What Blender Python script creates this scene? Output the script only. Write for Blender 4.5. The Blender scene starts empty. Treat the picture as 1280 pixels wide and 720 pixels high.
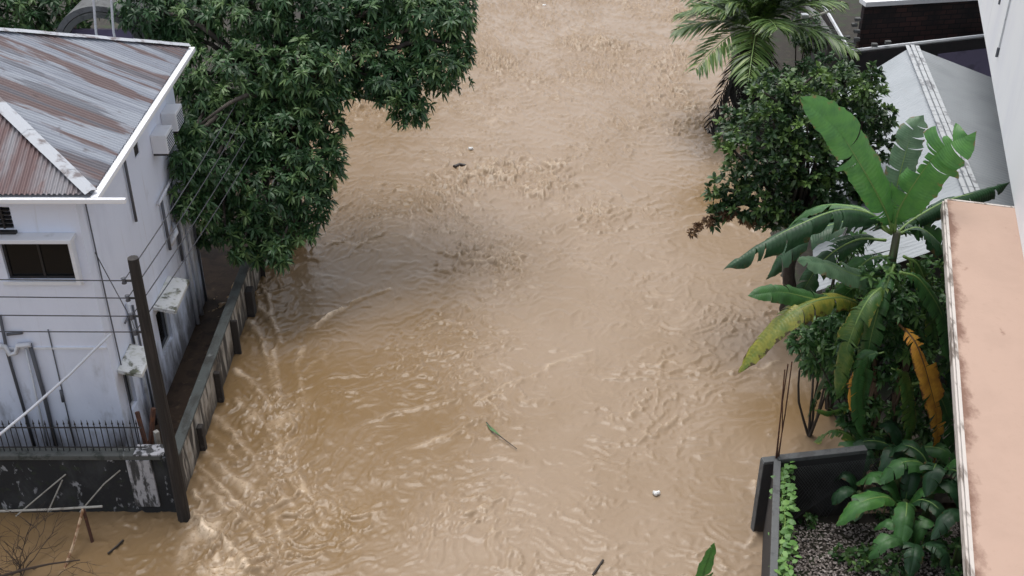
import bpy, math, random
import numpy as np
from mathutils import Vector
random.seed(7); rng = np.random.default_rng(11)
sc = bpy.context.scene; COL = sc.collection
H, PITCH, F = 15.4, math.radians(32), 1459.0
CP, SP = math.cos(PITCH), math.sin(PITCH)
# ---------- survey of the place: turn a sighted bearing into a point at a known height / distance
def Pz(px, py, z):
    v = (py-360)/F; u = (px-640)/F
    dy, dz = CP - v*SP, -SP - v*CP
    t = (z-H)/dz
    return Vector((u*t, dy*t, z))
def Py(px, py, Y):
    v = (py-360)/F; u = (px-640)/F
    dy, dz = CP - v*SP, -SP - v*CP
    t = Y/dy
    return Vector((u*t, Y, H+dz*t))
# ---------- object helpers
BASE = {}
def tag(o, label=None, cat=None, group=None, kind=None):
    if label: o['label'] = label
    if cat: o['category'] = cat
    if group: o['group'] = group
    if kind: o['kind'] = kind
    return o
def thing(name, loc, label, cat, group=None):
    o = bpy.data.objects.new(name, None); COL.objects.link(o); o.location = loc
    o.empty_display_size = .2
    BASE[o.name] = Vector(loc); return tag(o, label, cat, group)
def link_mesh(name, me, mat, parent=None, origin=None):
    o = bpy.data.objects.new(name, me); COL.objects.link(o)
    if mat is not None: me.materials.append(mat)
    if parent is not None: o.parent = parent
    elif origin is not None: o.location = origin
    return o
class MB:
    def __init__(s): s.v = []; s.f = []; s.uv = None
    def quad(s, a, b, c, d):
        n = len(s.v); s.v += [tuple(a), tuple(b), tuple(c), tuple(d)]; s.f.append((n, n+1, n+2, n+3)); return s
    def poly(s, pts):
        n = len(s.v); s.v += [tuple(p) for p in pts]; s.f.append(tuple(range(n, n+len(pts)))); return s
    def box(s, a, b):
        x0, y0, z0 = a; x1, y1, z1 = b
        return s.prism([(x0, y0), (x1, y0), (x1, y1), (x0, y1)], z0, z1)
    def prism(s, pts, z0, z1):
        n = len(s.v); k = len(pts)
        s.v += [(p[0], p[1], z0) for p in pts] + [(p[0], p[1], z1) for p in pts]
        s.f.append(tuple(range(n+k-1, n-1, -1))); s.f.append(tuple(range(n+k, n+2*k)))
        for i in range(k): s.f.append((n+i, n+(i+1) % k, n+k+(i+1) % k, n+k+i))
        return s
    def slab(s, pts, th):              # polygon in space extruded down by th
        n = len(s.v); k = len(pts)
        s.v += [tuple(p) for p in pts] + [(p[0], p[1], p[2]-th) for p in pts]
        s.f.append(tuple(range(n, n+k))); s.f.append(tuple(range(n+2*k-1, n+k-1, -1)))
        for i in range(k): s.f.append((n+i, n+k+i, n+k+(i+1) % k, n+(i+1) % k))
        return s
    def tube(s, pts, r, seg=8, r1=None, cap=True):
        pts = [Vector(p) for p in pts]; m = len(pts); n = len(s.v)
        for i, p in enumerate(pts):
            t = (pts[min(i+1, m-1)] - pts[max(i-1, 0)]).normalized()
            ref = Vector((0, 0, 1)) if abs(t.z) < .95 else Vector((0, 1, 0))
            a = t.cross(ref).normalized(); b = t.cross(a)
            rr = r if r1 is None else r+(r1-r)*i/(m-1)
            if hasattr(rr, '__len__'): rr = rr[i]
            for k in range(seg):
                an = 2*math.pi*k/seg
                s.v.append(tuple(p + a*rr*math.cos(an) + b*rr*math.sin(an)))
        for i in range(m-1):
            for k in range(seg):
                k2 = (k+1) % seg
                s.f.append((n+i*seg+k, n+i*seg+k2, n+(i+1)*seg+k2, n+(i+1)*seg+k))
        if cap:
            s.f.append(tuple(range(n+seg-1, n-1, -1))); s.f.append(tuple(range(n+(m-1)*seg, n+m*seg)))
        return s
    def build(s, name, mat, parent=None, origin=None, smooth=False, bevel=0):
        off = Vector((0, 0, 0))
        if parent is not None: off = BASE[parent.name]
        elif origin is not None: off = Vector(origin)
        me = bpy.data.meshes.new(name)
        me.from_pydata([(x-off.x, y-off.y, z-off.z) for x, y, z in s.v], [], s.f)
        me.validate()
        if smooth:
            me.polygons.foreach_set('use_smooth', [True]*len(me.polygons))
        o = link_mesh(name, me, mat, parent, origin)
        BASE[o.name] = off
        if bevel:
            b = o.modifiers.new('b', 'BEVEL'); b.width = bevel; b.segments = 2; b.limit_method = 'ANGLE'
        return o
def np_mesh(name, V, faces_flat, sizes, mat, parent=None, origin=None, attrs=None, uv=None, smooth=False):
    off = BASE[parent.name] if parent is not None else Vector(origin or (0, 0, 0))
    V = np.asarray(V, dtype=np.float32) - np.array(off, dtype=np.float32)
    me = bpy.data.meshes.new(name)
    me.vertices.add(len(V)); me.vertices.foreach_set('co', V.ravel())
    ff = np.asarray(faces_flat, dtype=np.int32); sz = np.asarray(sizes, dtype=np.int32)
    me.loops.add(len(ff)); me.loops.foreach_set('vertex_index', ff)
    me.polygons.add(len(sz))
    st = np.concatenate([[0], np.cumsum(sz)[:-1]]).astype(np.int32)
    me.polygons.foreach_set('loop_start', st)
    if smooth: me.polygons.foreach_set('use_smooth', np.ones(len(sz), dtype=bool))
    me.update(calc_edges=True); me.validate()
    for k, a in (attrs or {}).items():
        at = me.attributes.new(k, 'FLOAT', 'POINT'); at.data.foreach_set('value', np.asarray(a, dtype=np.float32))
    o = link_mesh(name, me, mat, parent, origin); BASE[o.name] = off
    return o
# ---------- materials
def new_mat(name):
    m = bpy.data.materials.new(name); m.use_nodes = True
    nt = m.node_tree; b = nt.nodes['Principled BSDF']
    return m, nt, b
def nd(nt, t, **kw):
    n = nt.nodes.new(t)
    for k, v in kw.items(): setattr(n, k, v)
    return n
def noise_fac(nt, vec, scale, lo, hi, detail=5, rough=.6, dist=0):
    mp = nd(nt, 'ShaderNodeMapping'); mp.inputs['Scale'].default_value = scale if hasattr(scale, '__len__') else (scale,)*3
    nt.links.new(vec, mp.inputs['Vector'])
    n = nd(nt, 'ShaderNodeTexNoise'); n.inputs['Scale'].default_value = 1; n.inputs['Detail'].default_value = detail
    n.inputs['Roughness'].default_value = rough; n.inputs['Distortion'].default_value = dist
    nt.links.new(mp.outputs[0], n.inputs['Vector'])
    r = nd(nt, 'ShaderNodeMapRange'); r.interpolation_type = 'SMOOTHSTEP'
    r.inputs['From Min'].default_value = lo; r.inputs['From Max'].default_value = hi
    nt.links.new(n.outputs['Fac'], r.inputs['Value'])
    return r.outputs['Result'], n.outputs['Fac']
def surf(name, col, layers=(), rough=.8, bump=0, bscale=20, metallic=0, spec=.5, offset=(0, 0, 0)):
    """layers: (colour, scale, lo, hi[, strength])"""
    m, nt, b = new_mat(name)
    tc = nd(nt, 'ShaderNodeTexCoord')
    mp = nd(nt, 'ShaderNodeMapping'); mp.inputs['Location'].default_value = offset
    nt.links.new(tc.outputs['Object'], mp.inputs['Vector']); vec = mp.outputs[0]
    rgb = nd(nt, 'ShaderNodeRGB'); rgb.outputs[0].default_value = (*col, 1); cur = rgb.outputs[0]
    for L in layers:
        fac, _ = noise_fac(nt, vec, L[1], L[2], L[3], dist=.3)
        if len(L) > 4:
            mu = nd(nt, 'ShaderNodeMath', operation='MULTIPLY'); mu.inputs[1].default_value = L[4]
            nt.links.new(fac, mu.inputs[0]); fac = mu.outputs[0]
        mx = nd(nt, 'ShaderNodeMix', data_type='RGBA'); mx.inputs[7].default_value = (*L[0], 1)
        nt.links.new(fac, mx.inputs[0]); nt.links.new(cur, mx.inputs[6]); cur = mx.outputs[2]
    nt.links.new(cur, b.inputs['Base Color'])
    b.inputs['Roughness'].default_value = rough; b.inputs['Metallic'].default_value = metallic
    b.inputs['Specular IOR Level'].default_value = spec
    if bump:
        _, raw = noise_fac(nt, vec, bscale, 0, 1)
        bp = nd(nt, 'ShaderNodeBump'); bp.inputs['Strength'].default_value = bump; bp.inputs['Distance'].default_value = .02
        nt.links.new(raw, bp.inputs['Height']); nt.links.new(bp.outputs[0], b.inputs['Normal'])
    return m
def leaf_mat(name, dark, mid, light, rough=.42, trans=.18, spec=.5):
    m, nt, b = new_mat(name)
    at = nd(nt, 'ShaderNodeAttribute', attribute_name='tone')
    rp = nd(nt, 'ShaderNodeValToRGB'); e = rp.color_ramp.elements
    e[0].color = (*dark, 1); e[1].color = (*light, 1); k = e.new(.55); k.color = (*mid, 1)
    nt.links.new(at.outputs['Fac'], rp.inputs['Fac']); nt.links.new(rp.outputs[0], b.inputs['Base Color'])
    b.inputs['Roughness'].default_value = rough; b.inputs['Specular IOR Level'].default_value = spec
    tr = nd(nt, 'ShaderNodeBsdfTranslucent'); nt.links.new(rp.outputs[0], tr.inputs['Color'])
    mx = nd(nt, 'ShaderNodeMixShader'); mx.inputs[0].default_value = trans
    nt.links.new(b.outputs[0], mx.inputs[1]); nt.links.new(tr.outputs[0], mx.inputs[2])
    nt.links.new(mx.outputs[0], nt.nodes['Material Output'].inputs['Surface'])
    return m
def blade_mat(name, col, col2, edge, edge_amt, trans=.25, rib=None, rough=.4):
    """banana blade: pale rib side veins, blotches, dry margin (uv: x along, y across)"""
    m, nt, b = new_mat(name)
    uv = nd(nt, 'ShaderNodeUVMap'); tc = nd(nt, 'ShaderNodeTexCoord')
    fac, raw = noise_fac(nt, tc.outputs['Object'], 5, .35, .7)
    mx = nd(nt, 'ShaderNodeMix', data_type='RGBA'); mx.inputs[6].default_value = (*col, 1); mx.inputs[7].default_value = (*col2, 1)
    nt.links.new(fac, mx.inputs[0])
    se = nd(nt, 'ShaderNodeSeparateXYZ'); nt.links.new(uv.outputs[0], se.inputs[0])
    ab = nd(nt, 'ShaderNodeMath', operation='ABSOLUTE'); nt.links.new(se.outputs[1], ab.inputs[0])
    ad = nd(nt, 'ShaderNodeMath', operation='ADD'); nt.links.new(ab.outputs[0], ad.inputs[0])
    f2, _ = noise_fac(nt, tc.outputs['Object'], 9, .3, .75)
    mm = nd(nt, 'ShaderNodeMath', operation='MULTIPLY'); mm.inputs[1].default_value = .55; nt.links.new(f2, mm.inputs[0]); nt.links.new(mm.outputs[0], ad.inputs[1])
    r = nd(nt, 'ShaderNodeMapRange'); r.inputs[1].default_value = 1.35-edge_amt; r.inputs[2].default_value = 1.5-edge_amt*.9
    nt.links.new(ad.outputs[0], r.inputs[0])
    m2 = nd(nt, 'ShaderNodeMix', data_type='RGBA'); m2.inputs[7].default_value = (*edge, 1)
    nt.links.new(r.outputs[0], m2.inputs[0]); nt.links.new(mx.outputs[2], m2.inputs[6])
    nt.links.new(m2.outputs[2], b.inputs['Base Color']); b.inputs['Roughness'].default_value = rough
    sn = nd(nt, 'ShaderNodeMath', operation='MULTIPLY'); sn.inputs[1].default_value = 330; nt.links.new(se.outputs[0], sn.inputs[0])
    si = nd(nt, 'ShaderNodeMath', operation='SINE'); nt.links.new(sn.outputs[0], si.inputs[0])
    bp = nd(nt, 'ShaderNodeBump'); bp.inputs['Strength'].default_value = .2; bp.inputs['Distance'].default_value = .008
    nt.links.new(si.outputs[0], bp.inputs['Height']); nt.links.new(bp.outputs[0], b.inputs['Normal'])
    tr = nd(nt, 'ShaderNodeBsdfTranslucent'); nt.links.new(m2.outputs[2], tr.inputs['Color'])
    ms = nd(nt, 'ShaderNodeMixShader'); ms.inputs[0].default_value = trans
    nt.links.new(b.outputs[0], ms.inputs[1]); nt.links.new(tr.outputs[0], ms.inputs[2])
    nt.links.new(ms.outputs[0], nt.nodes['Material Output'].inputs['Surface'])
    return m
M = {}
M['white_wall'] = surf('painted_wall', (.75, .80, .92), [((.62, .66, .78), (.7, .7, .25), .45, .75, .8), ((.34, .35, .38), (2.6, 2.6, .20), .60, .82, .45), ((.16, .15, .13), (1.3, 1.3, .5), .64, .84, .6), ((.5, .5, .52), (7, 7, .5), .6, .8, .5)], .75, .25, 14)
def base_dirt(m, z0, z1, col):
    nt = m.node_tree; b = nt.nodes['Principled BSDF']; src = b.inputs['Base Color'].links[0].from_socket
    tc = nd(nt, 'ShaderNodeTexCoord'); se = nd(nt, 'ShaderNodeSeparateXYZ'); nt.links.new(tc.outputs['Object'], se.inputs[0])
    mr = nd(nt, 'ShaderNodeMapRange'); mr.inputs[1].default_value = z0; mr.inputs[2].default_value = z1; mr.inputs[3].default_value = .34; mr.inputs[4].default_value = -.18; nt.links.new(se.outputs[2], mr.inputs[0])
    _, n1 = noise_fac(nt, tc.outputs['Object'], (2.3, 2.3, .8), 0, 1, 6, .65)
    ad = nd(nt, 'ShaderNodeMath', operation='ADD'); nt.links.new(n1, ad.inputs[0]); nt.links.new(mr.outputs[0], ad.inputs[1])
    rg = nd(nt, 'ShaderNodeMapRange'); rg.inputs[1].default_value = .58; rg.inputs[2].default_value = .85; rg.inputs[4].default_value = .85; nt.links.new(ad.outputs[0], rg.inputs[0])
    mx = nd(nt, 'ShaderNodeMix', data_type='RGBA'); mx.inputs[7].default_value = (*col, 1); nt.links.new(rg.outputs[0], mx.inputs[0]); nt.links.new(src, mx.inputs[6]); nt.links.new(mx.outputs[2], b.inputs['Base Color'])
base_dirt(M['white_wall'], .1, 2.9, (.10, .09, .08))
BD = base_dirt
M['trim'] = surf('white_trim', (.74, .76, .80), [((.35, .34, .32), 3, .58, .8, .6)], .6)
M['hood'] = surf('hood_concrete', (.62, .63, .62), [((.08, .085, .05), (3, 3, 3), .5, .62, .95), ((.30, .31, .2), 5, .5, .7, .5)], .85, .3, 20)
M['glass_dark'] = surf('dark_glass', (.008, .009, .01), [], .12, spec=.2)
M['frame_grey'] = surf('window_frame', (.5, .52, .55), [], .5)
M['black'] = surf('black_iron', (.015, .015, .016), [((.06, .03, .02), 12, .55, .7, .7)], .6)
M['pipe_white'] = surf('pvc_pipe', (.62, .64, .68), [((.25, .24, .22), 6, .55, .75, .6)], .5)
M['pipe_dark'] = surf('dark_conduit', (.09, .095, .11), [], .6)
M['roof_side'] = surf('rusty_galvanised_sheet', (.205, .225, .265), [((.27, .295, .335), (.22, 2.4, .1), .50, .56, .9), ((.105, .062, .058), (.16, 1.3, .1), .50, .545, .92), ((.09, .095, .115), (.2, 4.2, .1), .56, .60, .75), ((.36, .37, .385), (.25, 9, .1), .66, .69, .6), ((.16, .11, .10), (1.2, 6, 1), .56, .7, .5), ((.06, .04, .04), (3, 4, 2), .60, .75, .6)], .6, .1, 30, 0, offset=(3.1, 5.3, 0))
M['roof_front'] = surf('red_rusty_sheet', (.20, .195, .21), [((.105, .055, .053), (1.6, .3, .1), .40, .56, .9), ((.13, .06, .05), (3, 2, 1), .52, .7, .6)], .5, .1, 30, .2)
M['cap'] = surf('ridge_flashing', (.40, .42, .45), [((.10, .07, .065), (2.5, 2.5, 2.5), .50, .64, .85)], .6, 0, 10, 0)
M['gutter'] = surf('white_gutter', (.80, .81, .83), [((.2, .2, .2), 5, .62, .78, .7)], .5)
M['black_wall'] = surf('mossy_black_wall', (.018, .019, .021), [((.045, .048, .05), (2, 2, 1.2), .45, .7, .8), ((.36, .37, .39), (4.6, 4.6, 2.6), .595, .66, .75), ((.03, .04, .02), 5, .55, .7, .6)], .9, .5, 16)
M['pilaster'] = surf('flaking_white_plaster', (.38, .38, .40), [((.03, .03, .03), (7, 7, 1.6), .47, .56, .95), ((.15, .15, .15), 9, .5, .7, .6)], .9, .4, 18)
M['coping'] = surf('weathered_coping', (.085, .09, .085), [((.25, .26, .26), (3, 3, 3), .58, .72, .7), ((.03, .035, .03), 6, .5, .65, .8)], .9, .5, 20)
M['river_wall'] = surf('streaked_flood_wall', (.44, .41, .36), [((.04, .035, .03), (5, 5, .55), .46, .57, .95), ((.22, .18, .13), (2, 2, 2), .5, .7, .7)], .9, .4, 18)
M['river_coping'] = surf('mossy_river_coping', (.085, .095, .09), [((.05, .05, .045), (3, 1.5, 2), .45, .62, .9), ((.26, .27, .26), (4, 4, 4), .62, .75, .6)], .9, .5, 18)
M['dark_post'] = surf('wet_dark_post', (.035, .03, .027), [((.1, .09, .08), 7, .55, .7, .6)], .85, .4, 15)
M['mud'] = surf('wet_mud', (.05, .034, .024), [((.022, .017, .014), 2.5, .45, .65, .8), ((.11, .078, .05), 6, .55, .75, .6)], .8, .5, 8, spec=.2)
M['soil'] = surf('dark_soil', (.03, .026, .02), [((.06, .05, .035), 4, .5, .7, .8), ((.025, .04, .015), 2, .5, .65, .8)], .9, .6, 10)
M['wood_pole'] = surf('dark_timber', (.020, .017, .016), [((.055, .046, .042), (14, 14, .8), .5, .7, .7), ((.012, .011, .011), (8, 8, .7), .5, .65, .8)], .75, .5, (25, 25, 2))
M['cable'] = surf('cable_sheath', (.035, .037, .045), [], .6)
M['cable_white'] = surf('pale_cable', (.60, .62, .66), [((.25, .25, .27), 6, .55, .7, .5)], .5)
M['rust_pale'] = surf('pale_rusty_bar', (.42, .30, .19), [((.17, .07, .025), 7, .45, .6, .9), ((.55, .5, .42), 12, .6, .7, .6)], .75, .3, 30)
M['rust_dark'] = surf('dark_rusty_bar', (.075, .032, .02), [((.16, .06, .025), 9, .5, .65, .8)], .8, .3, 30)
M['bamboo'] = surf('pale_pole', (.30, .29, .26), [((.12, .1, .08), 6, .5, .7, .7)], .7)
M['twig'] = surf('dry_twig', (.045, .03, .022), [], .9)
M['bark'] = surf('bark', (.045, .037, .03), [((.12, .105, .085), (6, 6, 1.5), .5, .7, .8)], .9, .6, (12, 12, 3))
M['pink'] = surf('pink_concrete_top', (.43, .305, .24), [((.395, .28, .22), (1.1, 1.1, 1.1), .4, .65, .7), ((.38, .27, .21), (9, 9, 9), .55, .75, .5), ((.20, .11, .08), (3.5, 1.6, 2), .66, .76, .75)], .8, .12, 25, spec=.3)
M['ledge_edge'] = surf('ledge_edge_trim', (.52, .48, .44), [((.12, .09, .07), (5, 1.2, 3), .5, .62, .85)], .7, .2, 20)
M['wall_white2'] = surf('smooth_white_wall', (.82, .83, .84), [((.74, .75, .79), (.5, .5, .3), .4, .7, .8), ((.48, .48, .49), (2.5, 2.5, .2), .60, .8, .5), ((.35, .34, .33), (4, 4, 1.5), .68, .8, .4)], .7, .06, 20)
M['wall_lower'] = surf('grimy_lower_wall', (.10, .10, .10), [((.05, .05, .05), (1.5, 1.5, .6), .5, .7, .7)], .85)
M['grey_roof'] = surf('pale_grey_sheet', (.32, .345, .365), [((.26, .285, .30), (.5, .5, .5), .42, .66, .8), ((.30, .31, .31), (6, .5, 2), .58, .72, .5)], .55, .05, 20, .15)
M['grey_cap'] = surf('roof_ridge_strip', (.44, .46, .47), [((.15, .15, .16), (4, 1.8, 2), .54, .64, .8)], .5)
M['conc_dark'] = surf('dark_wet_concrete', (.030, .029, .030), [((.07, .07, .07), (2, 2, 1), .5, .72, .7)], .85, .4, 14)
M['conc_top'] = surf('grey_concrete_top', (.11, .115, .115), [((.07, .07, .07), (5, 5, 5), .48, .62, .8)], .85, .4, 22)
M['purple'] = surf('mauve_painted_wall', (.19, .165, .26), [((.1, .09, .13), 2, .5, .7, .7)], .8)
M['dark_wall'] = surf('dark_grimy_wall', (.030, .026, .028), [((.02, .02, .022), 3, .45, .65, .8)], .9, .4, 12)
M['foam_white'] = surf('white_plastic', (.82, .82, .80), [], .5)
M['log'] = surf('wet_log', (.025, .018, .014), [], .5)
M['zinc'] = surf('zinc_pipe', (.62, .64, .66), [((.3, .27, .25), 7, .55, .7, .6)], .4, 0, 1, .3)
M['maroon'] = surf('maroon_frame', (.13, .03, .03), [], .5)
M['grey_timber'] = surf('weathered_grey_beam', (.16, .165, .165), [((.07, .07, .07), (6, 1, 6), .5, .65, .8)], .9, .4, 20)
BD(M['river_wall'], .05, .75, (.045, .035, .027)); BD(M['conc_dark'], .0, .7, (.07, .05, .035))
def brick_mat():
    m, nt, b = new_mat('dark_brick'); tc = nd(nt, 'ShaderNodeTexCoord')
    mp = nd(nt, 'ShaderNodeMapping'); mp.inputs['Rotation'].default_value = (math.radians(90), 0, 0)
    nt.links.new(tc.outputs['Object'], mp.inputs['Vector'])
    br = nd(nt, 'ShaderNodeTexBrick'); br.inputs['Scale'].default_value = 1
    br.inputs['Brick Width'].default_value = .4; br.inputs['Row Height'].default_value = .17; br.inputs['Mortar Size'].default_value = .015
    br.inputs['Color1'].default_value = (.075, .036, .032, 1); br.inputs['Color2'].default_value = (.034, .025, .025, 1); br.inputs['Mortar'].default_value = (.016, .015, .016, 1)
    nt.links.new(mp.outputs[0], br.inputs['Vector'])
    fac, _ = noise_fac(nt, tc.outputs['Object'], .7, .4, .62)
    mx = nd(nt, 'ShaderNodeMix', data_type='RGBA'); mx.inputs[7].default_value = (.017, .016, .017, 1)
    nt.links.new(fac, mx.inputs[0]); nt.links.new(br.outputs['Color'], mx.inputs[6]); nt.links.new(mx.outputs[2], b.inputs['Base Color'])
    b.inputs['Roughness'].default_value = .9; return m
M['brick'] = brick_mat()
M['mango'] = leaf_mat('mango_leaf', (.017, .050, .018), (.042, .108, .037), (.125, .21, .07), .48, .25)
M['citrus'] = leaf_mat('broad_leaf', (.014, .036, .014), (.036, .082, .027), (.13, .22, .055), .4, .18)
M['brown_leaf'] = leaf_mat('brown_dry_leaf', (.08, .045, .025), (.17, .095, .05), (.28, .18, .09), .7, .15)
M['palm'] = leaf_mat('palm_leaflet', (.035, .075, .022), (.10, .18, .05), (.27, .36, .11), .4, .3)
M['palm_young'] = leaf_mat('young_palm_leaflet', (.08, .18, .03), (.16, .30, .04), (.26, .42, .06), .45, .3)
M['palm_dead'] = leaf_mat('dead_palm_leaflet', (.012, .011, .010), (.022, .02, .018), (.05, .045, .035), .8, .1)
M['vine'] = leaf_mat('climber_leaf', (.025, .07, .025), (.055, .14, .04), (.14, .26, .07), .42, .25)
M['vine_light'] = leaf_mat('yellow_green_leaf', (.09, .2, .06), (.16, .33, .08), (.30, .5, .14), .5, .3)
M['litter'] = leaf_mat('fallen_leaf', (.09, .075, .065), (.30, .26, .24), (.48, .44, .42), .8, 0)
M['ban_green'] = blade_mat('banana_blade', (.06, .17, .045), (.045, .12, .04), (.10, .09, .03), .05)
M['ban_bright'] = blade_mat('bright_banana_blade', (.10, .27, .06), (.07, .20, .055), (.20, .16, .06), .10, .35)
M['ban_pale'] = blade_mat('pale_banana_blade', (.11, .20, .11), (.075, .15, .08), (.15, .12, .06), .12)
M['ban_dark'] = blade_mat('dark_banana_blade', (.030, .085, .035), (.018, .055, .022), (.10, .075, .03), .14)
M['ban_yellow'] = blade_mat('yellowing_banana_blade', (.34, .33, .05), (.14, .21, .04), (.085, .06, .02), .30)
M['ban_dead'] = blade_mat('dead_orange_banana_blade', (.75, .38, .05), (.55, .24, .04), (.12, .055, .025), .25, .2, rough=.7)
M['ban_half'] = blade_mat('half_yellow_banana_blade', (.05, .13, .03), (.12, .19, .04), (.30, .27, .06), .22)
M['rib'] = surf('banana_midrib', (.16, .26, .07), [], .5)
M['rib_dead'] = surf('dead_midrib', (.14, .08, .03), [], .7)
M['stem'] = surf('banana_stem', (.09, .14, .05), [((.05, .04, .025), (5, 5, .8), .45, .62, .85)], .6, .4, (12, 12, 2))
M['sheath'] = surf('dry_banana_sheath', (.14, .09, .055), [((.05, .032, .022), (7, 7, .7), .45, .6, .9)], .85)

# ---------- noise for the water (numpy)
_tab = rng.permutation(512); _g = rng.uniform(0, 2*np.pi, 512); _gx, _gy = np.cos(_g), np.sin(_g)
def perlin(x, y):
    xi = np.floor(x).astype(int); yi = np.floor(y).astype(int); xf = x-xi; yf = y-yi
    def h(a, b): return _tab[(_tab[a & 511] + b) & 511]
    u = xf*xf*xf*(xf*(xf*6-15)+10); v = yf*yf*yf*(yf*(yf*6-15)+10)
    def dot(a, b, dx, dy): k = h(a, b); return _gx[k]*dx + _gy[k]*dy
    n00 = dot(xi, yi, xf, yf); n10 = dot(xi+1, yi, xf-1, yf); n01 = dot(xi, yi+1, xf, yf-1); n11 = dot(xi+1, yi+1, xf-1, yf-1)
    return ((n00*(1-u)+n10*u)*(1-v) + (n01*(1-u)+n11*u)*v)*1.5
def fbm(x, y, o=3):
    s = 0; a = 1; t = 0
    for i in range(o): s = s + a*perlin(x*2**i+17.3*i, y*2**i-9.1*i); t += a; a *= .5
    return s/t
def seg_dist(X, Y, pts):
    best = np.full(X.shape, 1e9)
    for (x0, y0), (x1, y1) in zip(pts[:-1], pts[1:]):
        dx, dy = x1-x0, y1-y0; L = dx*dx+dy*dy+1e-9
        t = np.clip(((X-x0)*dx+(Y-y0)*dy)/L, 0, 1)
        best = np.minimum(best, np.hypot(X-x0-t*dx, Y-y0-t*dy))
    return best
def make_water():
    xs = np.concatenate([-np.geomspace(160, 9.4, 22)[:-1], np.arange(-9.4, 9.6, .04), np.geomspace(9.6, 160, 22)])
    yy = [12.3]
    while yy[-1] < 50: yy.append(yy[-1] + .034 + .05*(yy[-1]-12.3)/30)
    ys = np.concatenate([[-120, -60, -25, -5, 3, 8, 10.5], yy, np.geomspace(50.5, 300, 18)])
    X, Y = np.meshgrid(xs, ys)
    # strength of the chop around the channel
    A = np.full(X.shape, .34)
    def blob(px, py, r, v):
        c = Pz(px, py, 0); nonlocal A
        w = np.exp(-((X-c.x)**2+(Y-c.y)**2)/(r*r)); A = A*(1-w)+v*w
    for b in [(610, 230, 2.6, .80), (570, 300, 1.5, .42), (640, 130, 2.5, .75), (650, 60, 3.0, .8), (760, 70, 4, .65), (720, 0, 4, .7), (820, 120, 2, .5), (700, 330, 2.2, .75), (348, 515, .6, .95), (330, 590, .8, .3), (380, 470, 1.2, .35),
              (680, 450, 2.2, .6), (600, 570, 1.6, .65), (430, 620, 1.3, .36), (620, 650, 1.4, .5), (740, 280, 1.8, .7), (800, 200, 2, .45), (760, 480, 2, .5), (480, 430, 2.0, .14), (400, 350, 1.6, .2),
              (470, 240, 1.6, .12), (440, 200, 1.5, .1), (880, 260, 2, .16), (850, 560, 2, .26), (800, 420, 2.2, .35), (850, 180, 2.6, .3), (930, 480, 1, .5),
              (285, 600, .7, .2), (140, 690, 1.5, .3), (265, 690, .5, 1.3)]: blob(*b)
    q1 = fbm(X*.45+3, Y*.45, 3); q2 = fbm(X*.45-8, Y*.45+4, 3)
    wx = X + 1.0*q1; wy = Y + 1.0*q2
    r1 = fbm(wx*1.5+11, wy*1.5, 2); r2 = fbm(wx*1.5-5, wy*1.5+7, 2)
    ux = wx + .42*r1; uy = wy + .42*r2
    dist = np.hypot(X, Y-10)
    def ridged(f, ox, ax=1, ay=1, o=0): return 1-np.minimum(1, np.abs(perlin(ux*f*ax+ox, uy*f*ay-ox))*2.6)
    a = ridged(1.25, 3.1, .75, 1.25)**7; b = ridged(2.5, 9.7, .7, 1.25)**4.5; c = ridged(4.8, 21.3, .8, 1.2)**2.8; e_ = (1-np.minimum(1, np.abs(perlin(wx*1.9+.75*r2+40, wy*2.6+.75*r1))*4.5))**1.5; d = perlin(ux*9, uy*9)
    soft = fbm(X*.8, Y*.8, 2)
    patch = np.clip(.85+1.3*fbm(X*.4+20, Y*.4-6, 2), .3, 1.6); A = A*patch
    Xs, Ys = X + .55*q1, Y + .55*q2
    for px, py, R, k in [(560, 270, 2.6, 1.2), (352, 520, 1.1, -1.9), (720, 240, 2.0, -1.3), (650, 480, 1.7, 1.4), (480, 620, 1.5, -1.5), (800, 110, 3.0, 1.1), (820, 500, 1.8, -1.0), (600, 60, 2.5, 1.3), (430, 400, 1.4, .9), (760, 380, 1.6, 1.3), (690, 640, 1.3, 1.2), (900, 440, 1.2, -1.4)]:
        p = Pz(px, py, 0); dx, dy = Xs-p.x, Ys-p.y; th = k*np.exp(-(dx*dx+dy*dy)/(R*R)); Xs, Ys = p.x+dx*np.cos(th)-dy*np.sin(th), p.y+dx*np.sin(th)+dy*np.cos(th)
    an = np.radians(np.interp(X, [-6, -3, 0, 4], [62, 50, 36, 14]))
    wn = .26*r1 + .10*perlin(X*3.1, Y*3.1) + .03*perlin(X*8, Y*8)
    psi = -(Xs+3)*np.sin(an) + (Ys-18)*np.cos(an) + wn; s_ = .27*((Xs+3)*np.cos(an) + (Ys-18)*np.sin(an)) + .3*r2
    thin = lambda f, g, o, k, p: (1-np.minimum(1, np.abs(perlin(psi*f+o, s_*g-o))*k))**p
    p2 = np.clip(.62+1.5*fbm(X*.3-30, Y*.22+12, 2), .42, 1.35)
    st = .8*thin(1.3, 2.2, 5.5, 6.5, 1.6) + .95*thin(2.4, 3.4, 13.1, 5.5, 1.5) + .5*thin(3.7, 3.2, 31.7, 4.6, 1.4) + .35*thin(5.6, 4.0, 61.7, 4.4, 1.4)
    chop = .18*np.clip(A-.28, 0, 2)*np.clip(1.6-(Y-17)*.10, .05, 1)
    far_ = 1+np.clip(Y-19, 0, 20)*.045
    hgt = far_*chop*(.060*a + .058*b + .038*c + .030*e_ + .012*d) + far_*(.30+1.15*A)*p2*.068*st + A*.004*d + .07*soft*np.clip(A+.2, 0, 1)
    foam = np.clip(A-.1, 0, 1)*np.clip(a+.6*b+.5*e_-.35, 0, 1)*.22 + np.clip(p2*st*(.35+.9*A)-.42, 0, 1)*.31
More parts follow.
